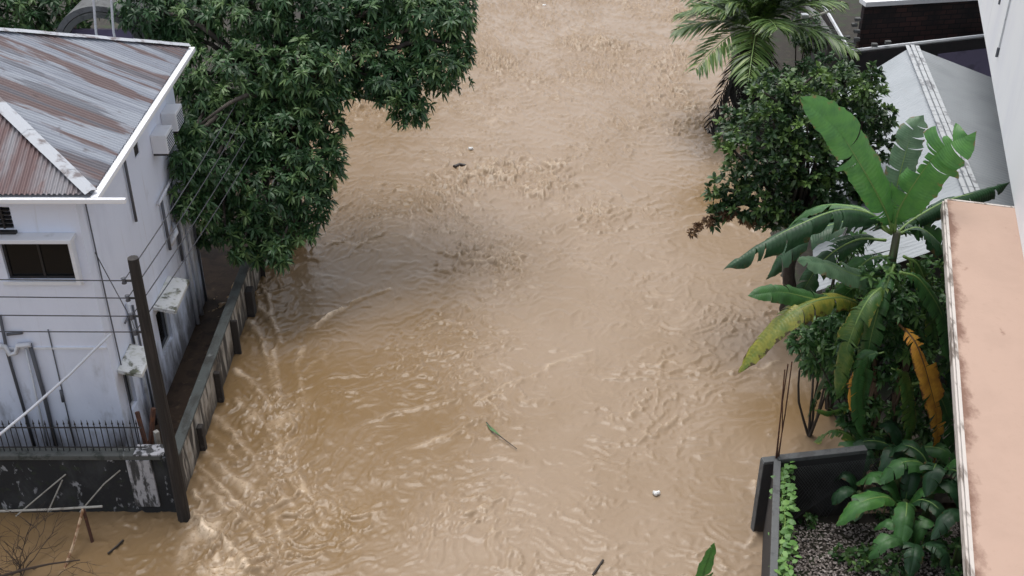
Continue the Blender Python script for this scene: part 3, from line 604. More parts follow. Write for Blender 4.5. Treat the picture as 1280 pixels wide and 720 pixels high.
# ---------- foliage builders
def unit(a): return a/np.maximum(np.linalg.norm(a, axis=-1, keepdims=True), 1e-9)
def leaf_arrays(base, d, L, W, droop, tone, roll=.5, shape=(.33, .68, .5, .42)):
    N = len(base); d = unit(d); up = np.tile([0, 0, 1.], (N, 1)) + rng.normal(0, roll, (N, 3))
    s = unit(np.cross(d, up)); n = np.cross(s, d); Z = np.array([0, 0, -1.])
    L = L[:, None]; W = W[:, None]; dr = droop[:, None]
    def P(t): return base + d*L*t + Z*dr*L*t*t
    t1, t2, w1, w2 = shape
    a, b = P(t1), P(t2)
    V = np.stack([base, a-s*W*w1+n*W*.12, a+s*W*w1+n*W*.12, b-s*W*w2+n*W*.1, b+s*W*w2+n*W*.1, P(1.)], 1)
    k = np.arange(N)[:, None]*6
    Fc = np.concatenate([k+[0, 2, 1], k+[1, 2, 4, 3], k+[3, 4, 5]], 1)
    return V.reshape(-1, 3), Fc.ravel(), np.tile([3, 4, 3], N), np.repeat(tone, 6)
def leaf_obj(name, mat, parent, base, d, L, W, droop, tone, origin=None, roll=.5, shape=(.33, .68, .5, .42)):
    V, Fc, S, T = leaf_arrays(base, d, L, W, droop, np.clip(tone, 0, 1), roll, shape)
    return np_mesh(name, V, Fc, S, mat, parent, origin, attrs={'tone': T})
def rand_dirs(n):
    v = rng.normal(size=(n, 3)); return unit(v)
def rosettes(clumps, per_area, m, L, W, spread, droop, upb=.45, tone_j=.22, shell=(.62, 1.0), tip=.12):
    """clumps (x,y,z,R,squash): rosettes of leaves over lumpy clump surfaces"""
    C, A, TT = [], [], []
    for (x, y, z, R, sq) in clumps:
        n = max(6, int(per_area*R*R)); v = rand_dirs(n)
        lump = 1 + .22*np.sin(v[:, 0]*5+x*3) * np.cos(v[:, 1]*4.3+y*2) + .12*np.sin(v[:, 2]*7+z)
        r = R*rng.uniform(*shell, n)*lump
        c = np.array([x, y, z]) + v*r[:, None]*np.array([1, 1, sq])
        C.append(c); A.append(unit(v*[.9, .9, .7] + [0, 0, upb])); TT.append(np.full(n, rng.normal(0, .10)))
    C = np.concatenate(C); A = np.concatenate(A); TT = np.concatenate(TT); N = len(C)
    tr = rng.normal(.5, tone_j, N) + TT; tr += np.where(rng.random(N) < tip, .35, 0)
    ref = unit(np.cross(A, rng.normal(size=(N, 3)))); ref2 = np.cross(A, ref)
    base = np.repeat(C, m, 0); ax = np.repeat(A, m, 0); r1 = np.repeat(ref, m, 0); r2 = np.repeat(ref2, m, 0)
    ph = np.tile(np.arange(m)*2.39996, N) + rng.normal(0, .25, N*m); th = np.radians(rng.uniform(*spread, N*m))
    d = ax*np.cos(th)[:, None] + (r1*np.cos(ph)[:, None] + r2*np.sin(ph)[:, None])*np.sin(th)[:, None]
    k = N*m; sz = np.repeat(rng.uniform(.8, 1.2, N), m)
    return base - ax*.04*rng.random((k, 1)), d, L*sz*rng.uniform(.75, 1.15, k), W*sz*rng.uniform(.8, 1.2, k), rng.uniform(droop*.5, droop*1.4, k), np.repeat(tr, m)+rng.normal(0, .1, k)
def limb(mb, a, b, r0, r1, bend=.15, n=7):
    a, b = Vector(a), Vector(b); off = Vector((random.uniform(-1, 1), random.uniform(-1, 1), random.uniform(.6, 1.8)))*bend*(b-a).length
    pts = [a.lerp(b, t/n) + off*math.sin(math.pi*t/n) + Vector((random.uniform(-1, 1), random.uniform(-1, 1), 0))*.02 for t in range(n+1)]
    mb.tube(pts, r0, 8, r1=r1)
def tree(name, loc, label, clumps, trunk_top, mat, rad, args, group=None, bark='bark'):
    t = thing(name, loc, label, 'tree', group); mb = MB(); loc = Vector(loc)
    n = 8; tt = Vector(trunk_top)
    mb.tube([loc.lerp(tt, i/n)+Vector((math.sin(i*1.3)*.06, math.cos(i)*.05, -.3 if i == 0 else 0)) for i in range(n+1)], rad*1.25, 10, r1=rad*.7)
    for c in clumps[::1]: limb(mb, tt+Vector((0, 0, random.uniform(-.6, 0))), c[:3], rad*.4, .02)
    mb.build('trunk', M[bark], t, smooth=True)
    leaf_obj('crown', M[mat], t, *rosettes(clumps, *args)); return t
# mango by the house: clumps over the alley, the wall and the water
ml = []
for (px, py, R) in [(178, 12, 34), (240, 20, 44), (310, 10, 52), (390, 10, 55), (462, 14, 52), (530, 22, 46), (568, 30, 26), (578, 62, 18), (552, 84, 34), (515, 98, 40), (512, 138, 24), (485, 100, 34), (452, 76, 44), (412, 118, 24),
                     (380, 90, 52), (300, 95, 55), (258, 120, 36), (243, 180, 27), (290, 175, 48), (350, 165, 48), (408, 160, 27), (395, 212, 34), (335, 235, 48), (268, 232, 38), (232, 235, 18),
                     (385, 255, 34), (330, 288, 33), (300, 276, 30), (352, 308, 18), (322, 316, 16), (375, 290, 18), (420, 195, 18), (232, 60, 24), (205, 40, 20), (226, 100, 20), (246, 140, 26)]:
    Yc = 23.4 + (310-py)*.0110 + random.uniform(-.3, .3) + (.5 if px > 440 else 0); p = Py(px, py, Yc); dep = p.y*CP + (H-p.z)*SP
    ml.append((p.x, p.y, p.z, R*dep/F, .9))
for (px, py, R, Yc) in [(240, 165, 22, 23.4), (232, 200, 24, 23.0), (236, 240, 24, 22.8), (255, 268, 18, 22.8), (262, 215, 30, 23.2), (282, 290, 18, 23.2), (300, 312, 16, 23.0), (262, 292, 18, 24.2), (228, 262, 12, 22.6), (345, 318, 18, 23.0)]:
    p = Py(px, py, Yc); dep = p.y*CP + (H-p.z)*SP; ml.append((p.x, p.y, p.z, R*dep/F, .9))
front = list(ml)
for (px, py, R) in [(200, -50, 60), (290, -60, 70), (380, -60, 70), (470, -50, 66), (545, -35, 50), (330, -120, 60), (430, -120, 60)]:
    p = Py(px, py, 28.5+(-py)*.01); dep = p.y*CP+(H-p.z)*SP; ml.append((p.x, p.y, p.z, R*dep/F, .9))
for c in front[2:14:2]: ml.append((c[0]*.9, c[1]+1.8, c[2]+.9, c[3], .9))
tree('mango_tree', (-5.9, 27.2, .2), 'huge dark mango tree overhanging the house side and the river', ml, (-5.5, 27.0, 3.6), 'mango', .26, (240, 11, .22, .052, (45, 105), .32, .5, .26, (.55, 1.02), .14))
m2 = []
for (px, py, R) in [(15, 8, 40), (70, 2, 40), (115, -12, 34), (-45, 10, 45), (40, -45, 50), (110, -60, 45), (-30, -50, 50), (40, 30, 22), (95, 22, 18), (-10, 34, 24)]:
    p = Py(px, py, 29.2-.02*py); dep = p.y*CP+(H-p.z)*SP; m2.append((p.x, p.y, p.z, R*dep/F, .9))
tree('mango_tree', (-12.5, 30, .2), 'second mango tree behind the rusty roof and the arched canopy', m2, (-12.3, 30, 4.0), 'mango', .22, (120, 11, .26, .058, (48, 105), .3, .5))
# broad-leaved tree on the right bank
bl = []
for (px, py, R, dy) in [(1000, 118, 22, .2), (1040, 110, 24, .3), (1080, 112, 26, .4), (965, 150, 30, 0), (1010, 155, 36, 0), (1060, 150, 34, .2), (1098, 145, 20, .4), (925, 190, 26, 0), (965, 205, 36, -.2), (1015, 205, 38, -.2), (1062, 205, 36, 0), (1095, 185, 22, .3),
                         (915, 232, 24, 0), (950, 245, 30, -.2), (1000, 250, 34, -.2), (1050, 250, 30, -.1), (1085, 240, 20, .2), (975, 125, 14, .2), (1090, 95, 12, .3), (1022, 92, 10, .2), (900, 255, 14, -.1), (950, 112, 10, .1), (905, 175, 10, .1), (893, 272, 10, -.2), (925, 265, 18, -.3), (968, 270, 20, -.4), (1030, 275, 22, -.4), (1000, 285, 14, -.4), (890, 240, 9, -.1), (985, 100, 9, .2), (1060, 88, 9, .3)]:
    p = Py(px, py, 23.1+dy); dep = p.y*CP+(H-p.z)*SP; bl.append((p.x, p.y, p.z, R*dep/F, .95))
for c in bl[3:12:2]: bl.append((c[0]+.2, c[1]+1.1, c[2]+.2, c[3], 1))
bt = tree('broadleaf_tree', (6.6, 23.6, .1), 'round dark green tree with a brown dry branch at the right bank', bl, (6.5, 23.4, 2.6), 'citrus', .14, (270, 9, .17, .066, (25, 90), .15, .65, .22, (.6, 1.15), .2))
br = []
for (px, py, R) in [(866, 290, 5), (874, 282, 6), (886, 275, 7), (900, 270, 6), (910, 268, 7), (918, 268, 7), (929, 272, 8), (940, 276, 8), (948, 275, 8), (956, 274, 7)]:
    p = Py(px, py, 22.9); dep = p.y*CP+(H-p.z)*SP; br.append((p.x, p.y, p.z, R*dep/F, .9))
o = leaf_obj('dry_branch', M['brown_leaf'], bt, *rosettes(br, 900, 8, .12, .05, (30, 110), .2, .2, .25)); o['label'] = 'brown withered branch'

# ---------- banana plants
def catmull(P, n):
    P = [Vector(p) for p in P]; P = [P[0]*2-P[1]] + P + [P[-1]*2-P[-2]]; out = []; m = len(P)-3
    for i in range(n+1):
        t = i/n*m; k = min(int(t), m-1); u = t-k; a, b, c, d = P[k:k+4]
        out.append(.5*((2*b) + (c-a)*u + (2*a-5*b+4*c-d)*u*u + (3*b-a-3*c+d)*u*u*u))
    return out
def banana_leaf(parent, pts, W, mat, droop=.5, tear=.5, two=None, *, up=(0, 0, 1), rib='rib', n=40, asym=(1, 1), curl=0, pet=.08):
    mid = catmull(pts, n); up = Vector(up).normalized(); V = []; Fc = []; UV = []
    def wid(t):
        u = (t-pet)/(1-pet)
        if u <= 0: return 0
        return W*min(1, (math.sin(math.pi*min(1, u*.93+.07))**.5))*(1 if u < .9 else max(.12, (1-u)/.1)**.6)
    fr = []
    for i, p in enumerate(mid):
        t = (mid[min(i+1, n)]-mid[max(i-1, 0)]).normalized(); s = t.cross(up)
        s = s.normalized() if s.length > 1e-4 else Vector((1, 0, 0)); fr.append((p, t, s, s.cross(t)))
    i0 = int(pet*n)
    for sg in (-1, 1):
        if two: droop, tear = two[0] if sg < 0 else two[1]
        i = i0; A = asym[0] if sg < 0 else asym[1]
        while i < n:
            j = min(n, i+max(1, int(random.expovariate(1/(2.0+9*(1-tear))))+1)); 
            if n-j < 2: j = n
            a0 = droop + random.gauss(0, .12+.22*tear); sc_ = random.uniform(.74, 1.0) if tear > .2 else 1; gap = .012+.16*tear*random.random()**1.5
            base = len(V); J = 4; last = j-i; lw_ = random.uniform(0, 6)
            for k in range(i, j+1):
                p, t, s, nn = fr[k]; w = wid(k/n)*A*sc_*random.uniform(.93, 1.04)
                cg = (k-i)/max(1, last)*2-1
                for q in range(J+1):
                    f = q/J; an = a0*(.35+.65*f); lat = w*f
                    po = p + s*sg*lat*math.cos(an)*(1-.0*f) - (Vector((0, 0, 1))*.6+nn*.4)*lat*math.sin(an)*.95 + nn*.10*w*math.sin(math.pi*f)
                    po += nn*(.05*W*math.sin(k*.9+sg*2+lw_)*f + .03*W*math.sin(k*2.3+lw_*2)*f*f); po -= t*cg*gap*f*W*1.2; po += t*W*.28*f*f*(1 if tear < .9 else .5)
                    V.append(po); UV.append((k/n, sg*f))
            for k in range(last):
                for q in range(J):
                    a = base+k*(J+1)+q; Fc.append((a, a+1, a+J+2, a+J+1) if sg > 0 else (a, a+J+1, a+J+2, a+1))
            i = j
    off = BASE[parent.name]; me = bpy.data.meshes.new('leaf'); me.from_pydata([tuple(v-off) for v in V], [], Fc)
    uvl = me.uv_layers.new(name='UVMap')
    for l in me.loops: uvl.data[l.index].uv = UV[l.vertex_index]
    me.polygons.foreach_set('use_smooth', [True]*len(me.polygons))
    o = link_mesh('leaf', me, M[mat], parent); BASE[o.name] = off
    MB().tube([q-f_[3]*.012 for q, f_ in zip(mid, fr)], .030 if W > .2 else .016, 6, r1=.006).build('midrib', M[rib], o, smooth=True)
    return o
def path(L, Ys):
    if not hasattr(Ys, '__len__'): Ys = [Ys]*len(L)
    return [Py(x, y, Y) for (x, y), Y in zip(L, Ys)]
random.seed(21)
bp_ = thing('banana_plant', (7.05, 18.0, .2), 'tall banana plant with torn leaves between the grey roof and pink ledge', 'banana plant')
crown = Py(1118, 290, 18.0)
for (bx, by, tx, r) in ((7.0, 18.0, crown, .15), (7.45, 18.25, Py(1150, 400, 18.2), .12), (6.75, 17.85, Py(1085, 430, 17.9), .11)):
    b = Vector((bx, by, -.1)); mb = MB(); n = 8
    mb.tube([b.lerp(Vector(tx), i/n)+Vector((.05*math.sin(i), 0, 0)) for i in range(n+1)], r, 12, r1=r*.45); mb.build('pseudostem', M['stem'], bp_, smooth=True)
cam_up = Vector((-.15, -.75, .65))
banana_leaf(bp_, path([(1116, 290), (1104, 258), (1075, 205), (1045, 160), (1003, 124)], [18, 17.95, 17.8, 17.8, 17.9]), .40, 'ban_bright', .10, .12, ((.28, .7), (.08, .3)), up=(.2, -.85, .5), n=44)
banana_leaf(bp_, path([(1118, 290), (1124, 262), (1148, 222), (1178, 185), (1212, 168)], [18, 17.95, 17.8, 17.6, 17.5]), .50, 'ban_bright', .55, .3, ((.7, .95), (.32, .4)), up=(-.45, -.65, .6), asym=(1.0, 1.1))
banana_leaf(bp_, path([(1116, 288), (1118, 250), (1128, 205), (1140, 168), (1152, 148)], [18.1, 18.3, 18.5, 18.7, 18.9]), .36, 'ban_pale', .2, .35, up=(.25, -.8, .4))
banana_leaf(bp_, path([(1114, 290), (1090, 268), (1050, 262), (1000, 280), (950, 306), (908, 334)], [18, 18, 17.8, 17.5, 17.2, 17.0]), .40, 'ban_dark', .95, .75, up=(0, 0, 1))
banana_leaf(bp_, path([(1116, 292), (1080, 275), (1030, 284), (985, 312), (960, 345)], [18.1, 18.3, 18.4, 18.3, 18.2]), .36, 'ban_dark', .8, .8, up=(0, 0, 1))
banana_leaf(bp_, path([(1112, 290), (1080, 262), (1040, 256), (1012, 262), (985, 285)], [18, 18.6, 19, 19.2, 19.3]), .3, 'ban_green', .7, .6)
banana_leaf(bp_, path([(1112, 345), (1075, 345), (1035, 330), (1000, 326)], [18.0, 17.7, 17.3, 17.0]), .30, 'ban_pale', .35, .3, up=(-.1, -.4, .9))
banana_leaf(bp_, path([(1085, 385), (1050, 372), (1005, 382), (962, 415), (925, 464)], [17.9, 17.6, 17.3, 17.0, 16.8]), .34, 'ban_yellow', .55, .75, up=(-.1, -.25, 1))
banana_leaf(bp_, path([(1060, 385), (1010, 372), (975, 365), (938, 369)], [17.7, 17.6, 17.4, 17.2]), .21, 'ban_green', .3, .2, up=(0, -.5, .85))
banana_leaf(bp_, path([(1120, 292), (1140, 275), (1180, 252), (1220, 240), (1262, 228)], [18.1, 18.4, 18.8, 19.2, 19.6]), .36, 'ban_dark', .95, .9)
banana_leaf(bp_, path([(1122, 292), (1150, 285), (1178, 310), (1195, 360)], [18.0, 18.0, 18.0, 18.0]), .34, 'ban_dark', .7, .85)
banana_leaf(bp_, path([(1120, 400), (1145, 430), (1162, 480), (1172, 530), (1168, 582)], [17.4, 16.95, 16.8, 16.75, 16.75]), .27, 'ban_dead', .25, .95, up=(.35, -.6, .6), rib='rib_dead')
banana_leaf(bp_, path([(1115, 350), (1085, 375), (1060, 430), (1046, 492)], [17.6, 17.1, 16.9, 16.85]), .27, 'ban_half', .5, .8, up=(-.5, -.5, .6))
banana_leaf(bp_, path([(1118, 330), (1100, 380), (1085, 440), (1075, 520)], [17.6, 17.2, 17.1, 17.1]), .24, 'ban_green', .6, .9, up=(-.4, -.6, .5))
banana_leaf(bp_, path([(1135, 330), (1165, 360), (1185, 420), (1188, 500)], [18, 18, 18.1, 18.1]), .28, 'ban_dark', .9, .85, up=(.5, -.5, .5))
banana_leaf(bp_, path([(1090, 430), (1060, 440), (1030, 470), (1010, 520)], [17.9, 18, 18.2, 18.3]), .26, 'ban_dark', .8, .7)
banana_leaf(bp_, path([(1085, 450), (1070, 470), (1064, 495), (1066, 515)], [17.4, 17.1, 17.0, 17.0]), .13, 'ban_dead', .4, .6, up=(-.4, -.6, .5), rib='rib_dead')
banana_leaf(bp_, path([(1090, 495), (1060, 508), (1038, 514), (1018, 512)], [17.8, 17.6, 17.4, 17.3]), .13, 'ban_half', .9, .9)
for L, Yv, W_, mt in [([(1108, 300), (1070, 300), (1030, 325), (1000, 370), (985, 410)], 18.5, .3, 'ban_dark'), ([(1112, 320), (1085, 325), (1060, 355), (1050, 400)], 18.2, .26, 'ban_green'), ([(1130, 320), (1150, 335), (1165, 390), (1168, 450)], 17.7, .24, 'ban_half'),
                       ([(1095, 420), (1070, 425), (1048, 455), (1040, 500)], 18.4, .22, 'ban_dark'), ([(1140, 480), (1165, 480), (1185, 520), (1192, 570)], 17.2, .24, 'ban_green'), ([(1125, 340), (1150, 350), (1178, 395), (1186, 450)], 17.3, .24, 'ban_green'), ([(1105, 440), (1080, 450), (1072, 500), (1080, 550)], 16.9, .2, 'ban_green'), ([(1115, 460), (1130, 470), (1138, 520), (1132, 570)], 17.0, .2, 'ban_half'), ([(1120, 300), (1135, 280), (1165, 285), (1200, 320)], 18.6, .3, 'ban_green')]:
    banana_leaf(bp_, path(L, Yv), W_, mt, .6, .85, up=(.1, -.6, .7))
sh = MB()
for k in range(9):
    a = Vector((random.uniform(6.6, 7.4), random.uniform(17.5, 17.8), random.uniform(1.6, 3.0))); sh.tube([a, a+Vector((random.uniform(-.1, .1), -.08, -.5)), a+Vector((random.uniform(-.15, .15), -.05, -1.1))], .05, 5, r1=.012)
sh.build('dry_sheath', M['sheath'], bp_)
# climbers wrapped round the banana stems
cl = []
for (px, py, R, Yv) in [(1100, 350, 26, 17.7), (1140, 370, 30, 17.9), (1165, 345, 22, 18.2), (1090, 400, 26, 17.6), (1130, 420, 30, 17.8), (1165, 410, 22, 18.1), (1100, 455, 24, 17.6), (1140, 470, 26, 17.8), (1085, 505, 18, 17.5), (1165, 500, 20, 18), (1130, 520, 24, 17.7), (1090, 545, 20, 17.4), (1160, 545, 20, 17.8), (1020, 440, 22, 18.3), (1000, 425, 16, 18.2), (1045, 455, 18, 18.2), (1075, 350, 16, 18.3), (1185, 380, 16, 18.4), (1060, 400, 20, 18.3), (1050, 480, 16, 18), (1180, 450, 18, 18.2), (1110, 570, 20, 17.4), (1075, 560, 14, 17.2), (1180, 590, 16, 17.5), (1030, 410, 18, 18.6), (1065, 440, 20, 17.9), (1120, 380, 20, 17.5), (1150, 440, 20, 17.6), (1060, 520, 16, 17.6)]:
    p = Py(px, py, Yv); dep = p.y*CP+(H-p.z)*SP; cl.append((p.x, p.y, p.z, R*dep/F, 1.1))
t = thing('climbing_vine', (7.1, 17.9, .2), 'dense dark green climber wrapped round the tall banana stems', 'vine')
mb = MB()
for c in cl: limb(mb, (7.1+random.uniform(-.3, .3), 17.9, .1), c[:3], .02, .008, .1)
mb.build('stem', M['bark'], t); leaf_obj('foliage', M['vine'], t, *rosettes(cl, 330, 8, .17, .06, (35, 110), .35, .3, .25))
def young_banana(x, y, z, h, leaves, label, mats, group=None):
    t = thing('young_banana_plant', (x, y, z), label, 'banana plant', 'low banana plants in the walled garden')
    MB().tube([(x, y, z-.2), (x+.02, y, z+h*.5), (x, y, z+h)], .09, 10, r1=.05).build('pseudostem', M['stem'], t, smooth=True)
    for k, (az, el, L, W, tear) in enumerate(leaves):
        a = math.radians(az); d = Vector((math.sin(a), math.cos(a), 0)); c = Vector((x, y, z+h)); e = math.radians(el)
        pts = [c-Vector((0, 0, .25)), c + d*L*.3*math.cos(e) + Vector((0, 0, L*.3*math.sin(e))), c + d*L*.68*math.cos(e) + Vector((0, 0, L*.45*math.sin(e)-.03*L)), c+d*L*(math.cos(e)*.95) + Vector((0, 0, L*.40*math.sin(e)-.24*L))]
        banana_leaf(t, pts, W, mats[k % len(mats)], .32, tear, n=30)
    return t
random.seed(4)
young_banana(7.0, 15.6, .2, 1.0, [(200, 35, 1.5, .24, .3), (250, 25, 1.6, .25, .25), (150, 40, 1.3, .22, .4), (300, 40, 1.2, .2, .2), (90, 45, 1.2, .2, .4), (20, 60, 1.2, .2, .2)], 'young banana plant with broad bright leaves in the middle of the walled garden', ['ban_green', 'ban_bright', 'ban_dark'])
young_banana(7.9, 15.0, .2, 1.2, [(180, 50, 1.5, .22, .4), (235, 40, 1.4, .2, .4), (130, 45, 1.3, .2, .5), (320, 50, 1.3, .2, .2), (60, 60, 1.2, .18, .2)], 'young banana plant tucked under the pink ledge at the garden edge', ['ban_green', 'ban_dark'])
young_banana(7.35, 16.9, .2, 1.0, [(220, 45, 1.5, .24, .4), (170, 50, 1.3, .2, .5), (270, 30, 1.4, .23, .4), (120, 40, 1.3, .22, .4), (330, 50, 1.2, .2, .2)], 'young banana plant at the foot of the tall banana stems', ['ban_dark', 'ban_green'])
young_banana(6.35, 16.1, .2, .75, [(240, 40, .9, .15, .2), (200, 35, 1.0, .16, .7), (300, 55, .9, .15, .2), (150, 50, .9, .15, .2)], 'smallest young banana plant close to the dark back wall', ['ban_dark', 'ban_pale'])
young_banana(7.6, 16.0, .2, 1.3, [(210, 55, 1.5, .25, .5), (255, 40, 1.5, .24, .6), (160, 45, 1.5, .24, .6), (110, 50, 1.2, .2, .4), (300, 45, 1.3, .22, .5)], 'taller young banana plant behind the bright one, by the ledge', ['ban_dark', 'ban_green'])
young_banana(6.9, 14.7, .2, .8, [(250, 40, 1.2, .2, .4), (200, 45, 1.2, .2, .6), (300, 50, 1.1, .18, .4), (150, 45, 1.2, .2, .5), (40, 55, 1.0, .18, .3)], 'young banana plant nearest the lower frame edge in the leaf litter', ['ban_green', 'ban_dark'])
young_banana(6.75, 17.2, .1, .9, [(240, 45, 1.2, .2, .8), (285, 40, 1.3, .22, .8), (200, 50, 1.2, .2, .8), (330, 50, 1.1, .18, .5)], 'ragged young banana plant just behind the garden back wall', ['ban_green', 'ban_half', 'ban_dark'])
t = thing('banana_sucker', Py(880, 760, 14.2)*1.0, 'lone banana leaf rising from the lower edge above the water', 'banana plant')
banana_leaf(t, path([(870, 800), (874, 750), (880, 715), (892, 680)], [14.0, 14.0, 14.0, 14.0]), .20, 'ban_bright', .25, .45, up=(.3, -.8, .4))
st = Py(870, 800, 14.0); MB().tube([(st.x, st.y, -.6), (st.x, st.y, st.z*.5), st], .07, 8, r1=.03).build('pseudostem', M['stem'], t, smooth=True)

# ---------- coconut palm
def palm():
    c = Vector((7.5, 34.5, 3.2)); t = thing('coconut_palm', (7.45, 34.6, 0), 'young coconut palm leaning over the far right bank', 'palm tree')
    MB().tube([(7.7, 34.6, -.5), (7.65, 34.6, 1.2), c-Vector((0, 0, .2))], .24, 12, r1=.16).build('trunk', M['bark'], t, smooth=True)
    def frond(name, az, el, L, sagv, mat, dens=46, ll=1.0):
        a = math.radians(az); d = Vector((math.sin(a), math.cos(a), 0)); e = math.radians(el); n = 20
        mid = [c + d*L*u*math.cos(e) + Vector((0, 0, L*u*math.sin(e) - sagv*L*u*u)) for u in [i/n for i in range(n+1)]]
        bs, dr, Ls = [], [], []
        for sgn in (-1, 1):
            for k in range(dens):
                u = .12+.88*k/dens; i = min(n-1, int(u*n)); p = mid[i].lerp(mid[i+1], u*n-i); tg = (mid[i+1]-mid[i]).normalized()
                s = tg.cross(Vector((0, 0, 1))).normalized()*sgn
                v = tg*.75 + s*.8 + Vector((random.gauss(0, .08), random.gauss(0, .08), .12+random.gauss(0, .08)))
                bs.append(p); dr.append(v); Ls.append(ll*(math.sin(math.pi*min(1, u*.85+.12))**.6)*random.uniform(.85, 1.1))
        N = len(bs)
        o = leaf_obj(name, M[mat], t, np.array(bs), np.array(dr), np.array(Ls), np.full(N, .075), rng.uniform(.15, .5, N), rng.normal(.5, .2, N), roll=.2)
        MB().tube(mid, .03, 6, r1=.008).build('rachis', M['rib'] if mat != 'palm_dead' else M['bark'], o)
    random.seed(3)
    for k in range(26):
        az = k*360/26*5+random.uniform(-8, 8); lf = .5-.5*math.sin(math.radians(az))
        frond('frond', az, (22, 42, 60, 74)[k % 4]+random.uniform(-6, 6), random.uniform(3.3, 3.8)-.9*lf, random.uniform(.32, .55), 'palm')
    for k in range(4): frond('young_frond', 140+k*30, 66, 1.5, .25, 'palm_young', 26, .5)
    for k in range(12): frond('dead_frond', 130+k*11, -52-2*(k % 5), random.uniform(2.0, 2.7), .6, 'palm_dead', 30, .7)
palm()

# ---------- walled garden: walls, netting, litter, vine, rods
gw = thing('garden_wall', (gc.x, gc.y, 0), 'dark concrete garden wall with grey coping rising from the water', 'wall')
s_ = Vector((gdir.y, -gdir.x, 0))
if s_.x > 0: s_ = -s_
def seg(a, b, w): 
    a, b = Vector(a), Vector(b); d = (b-a).normalized(); s = Vector((-d.y, d.x, 0))*w/2; return [(a-s)[:2], (b-s)[:2], (b+s)[:2], (a+s)[:2]]
G0 = Vector((gc.x, gc.y, 0)); GN = G0 + gdir*7; GR = Vector((back_r.x+.25, back_r.y+.03, 0))
mb = MB(); mb.prism(seg(G0, GN, .12), -1, 1.62); mb.build('side_panel', M['conc_dark'], gw)
mb = MB(); mb.prism(seg(G0+gdir*.08, GN, .125), 1.622, 1.70); mb.build('coping', M['conc_top'], gw, bevel=.012)
bd = (GR-G0).normalized()
mb = MB(); mb.prism(seg(G0+bd*.065, GR, .14), -1, 1.62); mb.build('back_panel', M['conc_dark'], gw)
mb = MB(); mb.prism(seg(G0-bd*.0, GR, .15), 1.623, 1.71); mb.build('coping', M['conc_top'], gw, bevel=.012)
mb = MB(); mb.prism(seg(G0-bd*.065, G0-bd*.27, .14), -1, 1.62); mb.build('wing_panel', M['conc_dark'], gw)
mb = MB(); mb.prism(seg(G0-bd*.005, G0-bd*.28, .15), 1.624, 1.69); mb.build('coping', M['conc_top'], gw, bevel=.012)
mb = MB(); mb.prism(seg(G0-bd*.272, G0-bd*.29, .15), -1, 1.66); mb.build('end_strip', M['conc_top'], gw)
net = MB(); nrm = Vector((bd.y, -bd.x, 0))
for k in range(34):
    for sg in (-1, 1):
        x0 = .15+k*.055; pts = []
        for i in range(9):
            u = i/8; x = x0+sg*u*.9
            if .12 < x < 2.0: pts.append(G0+bd*x+nrm*(.14+.12*math.sin(u*3+k*.3)*u) + Vector((0, 0, .25+1.3*(1-u))))
        if len(pts) > 2: net.tube(pts, .0035, 3, cap=False)
tag(net.build('wire_netting', M['conc_top'], None, G0+bd), 'sagging wire netting hung against the dark back wall of the garden', 'netting')
N = 9000
bx = rng.uniform(0, 1, N); by = rng.uniform(0, 1, N)
lx = G0.x + gdir.x*by*4 + .1 + bx*(3.4); ly = G0.y + gdir.y*by*4 - .12 + 0*bx
lb = np.stack([lx, ly, .205+rng.uniform(0, .05, N)], 1); ang = rng.uniform(0, 6.28, N)
ld = np.stack([np.cos(ang), np.sin(ang), rng.uniform(-.1, .35, N)], 1)
tag(leaf_obj('leaf_litter', M['litter'], None, lb, ld, rng.uniform(.03, .085, N), rng.uniform(.02, .045, N), rng.uniform(0, .3, N), rng.normal(.5, .28, N), origin=(G0.x, G0.y, .2)), 'fallen pale leaves', None, None, 'stuff')
del bpy.data.objects['leaf_litter']['label']
wv = thing('wall_vine', (G0+gdir*1.5)[:3], 'yellow-green creeper trailing along the garden side wall', 'vine')
N = 320; u = rng.uniform(0, 4.2, N); 
vb = np.stack([G0.x + gdir.x*u + .13 + rng.normal(.06, .07, N), G0.y + gdir.y*u, np.clip(1.65-rng.gamma(1.5, .12, N)+.06, .3, 1.75)], 1); an = rng.uniform(0, 6.28, N)
vd = np.stack([np.cos(an), np.sin(an)*.7-.3, rng.uniform(-.1, .3, N)], 1)
leaf_obj('foliage', M['vine_light'], wv, vb, vd, rng.uniform(.10, .17, N), rng.uniform(.07, .11, N), rng.uniform(.1, .3, N), rng.normal(.35, .22, N)+.1*u/4, roll=.3)
MB().tube([G0+gdir*x+Vector((.14+.03*math.sin(x*5), 0, 1.62)) for x in np.linspace(.1, 4.2, 24)], .012, 5).build('stem', M['rib'], wv)
rods = thing('steel_rods', G0[:2]+(1.7,), 'bundle of thin rusty reinforcing rods rising from the garden wall corner', 'rods')
for k, (tx, ty) in enumerate(((985, 455), (981, 462), (990, 452), (978, 500))):
    b = Vector((G0.x+.02*k-.03, G0.y+.01*k, 1.68)); e = Py(tx, ty, G0.y-.05*k); MB().tube([b, b.lerp(e, .5)+Vector((.015*(k-1), 0, 0)), e], .011, 6).build('rod', M['rust_dark'], rods)
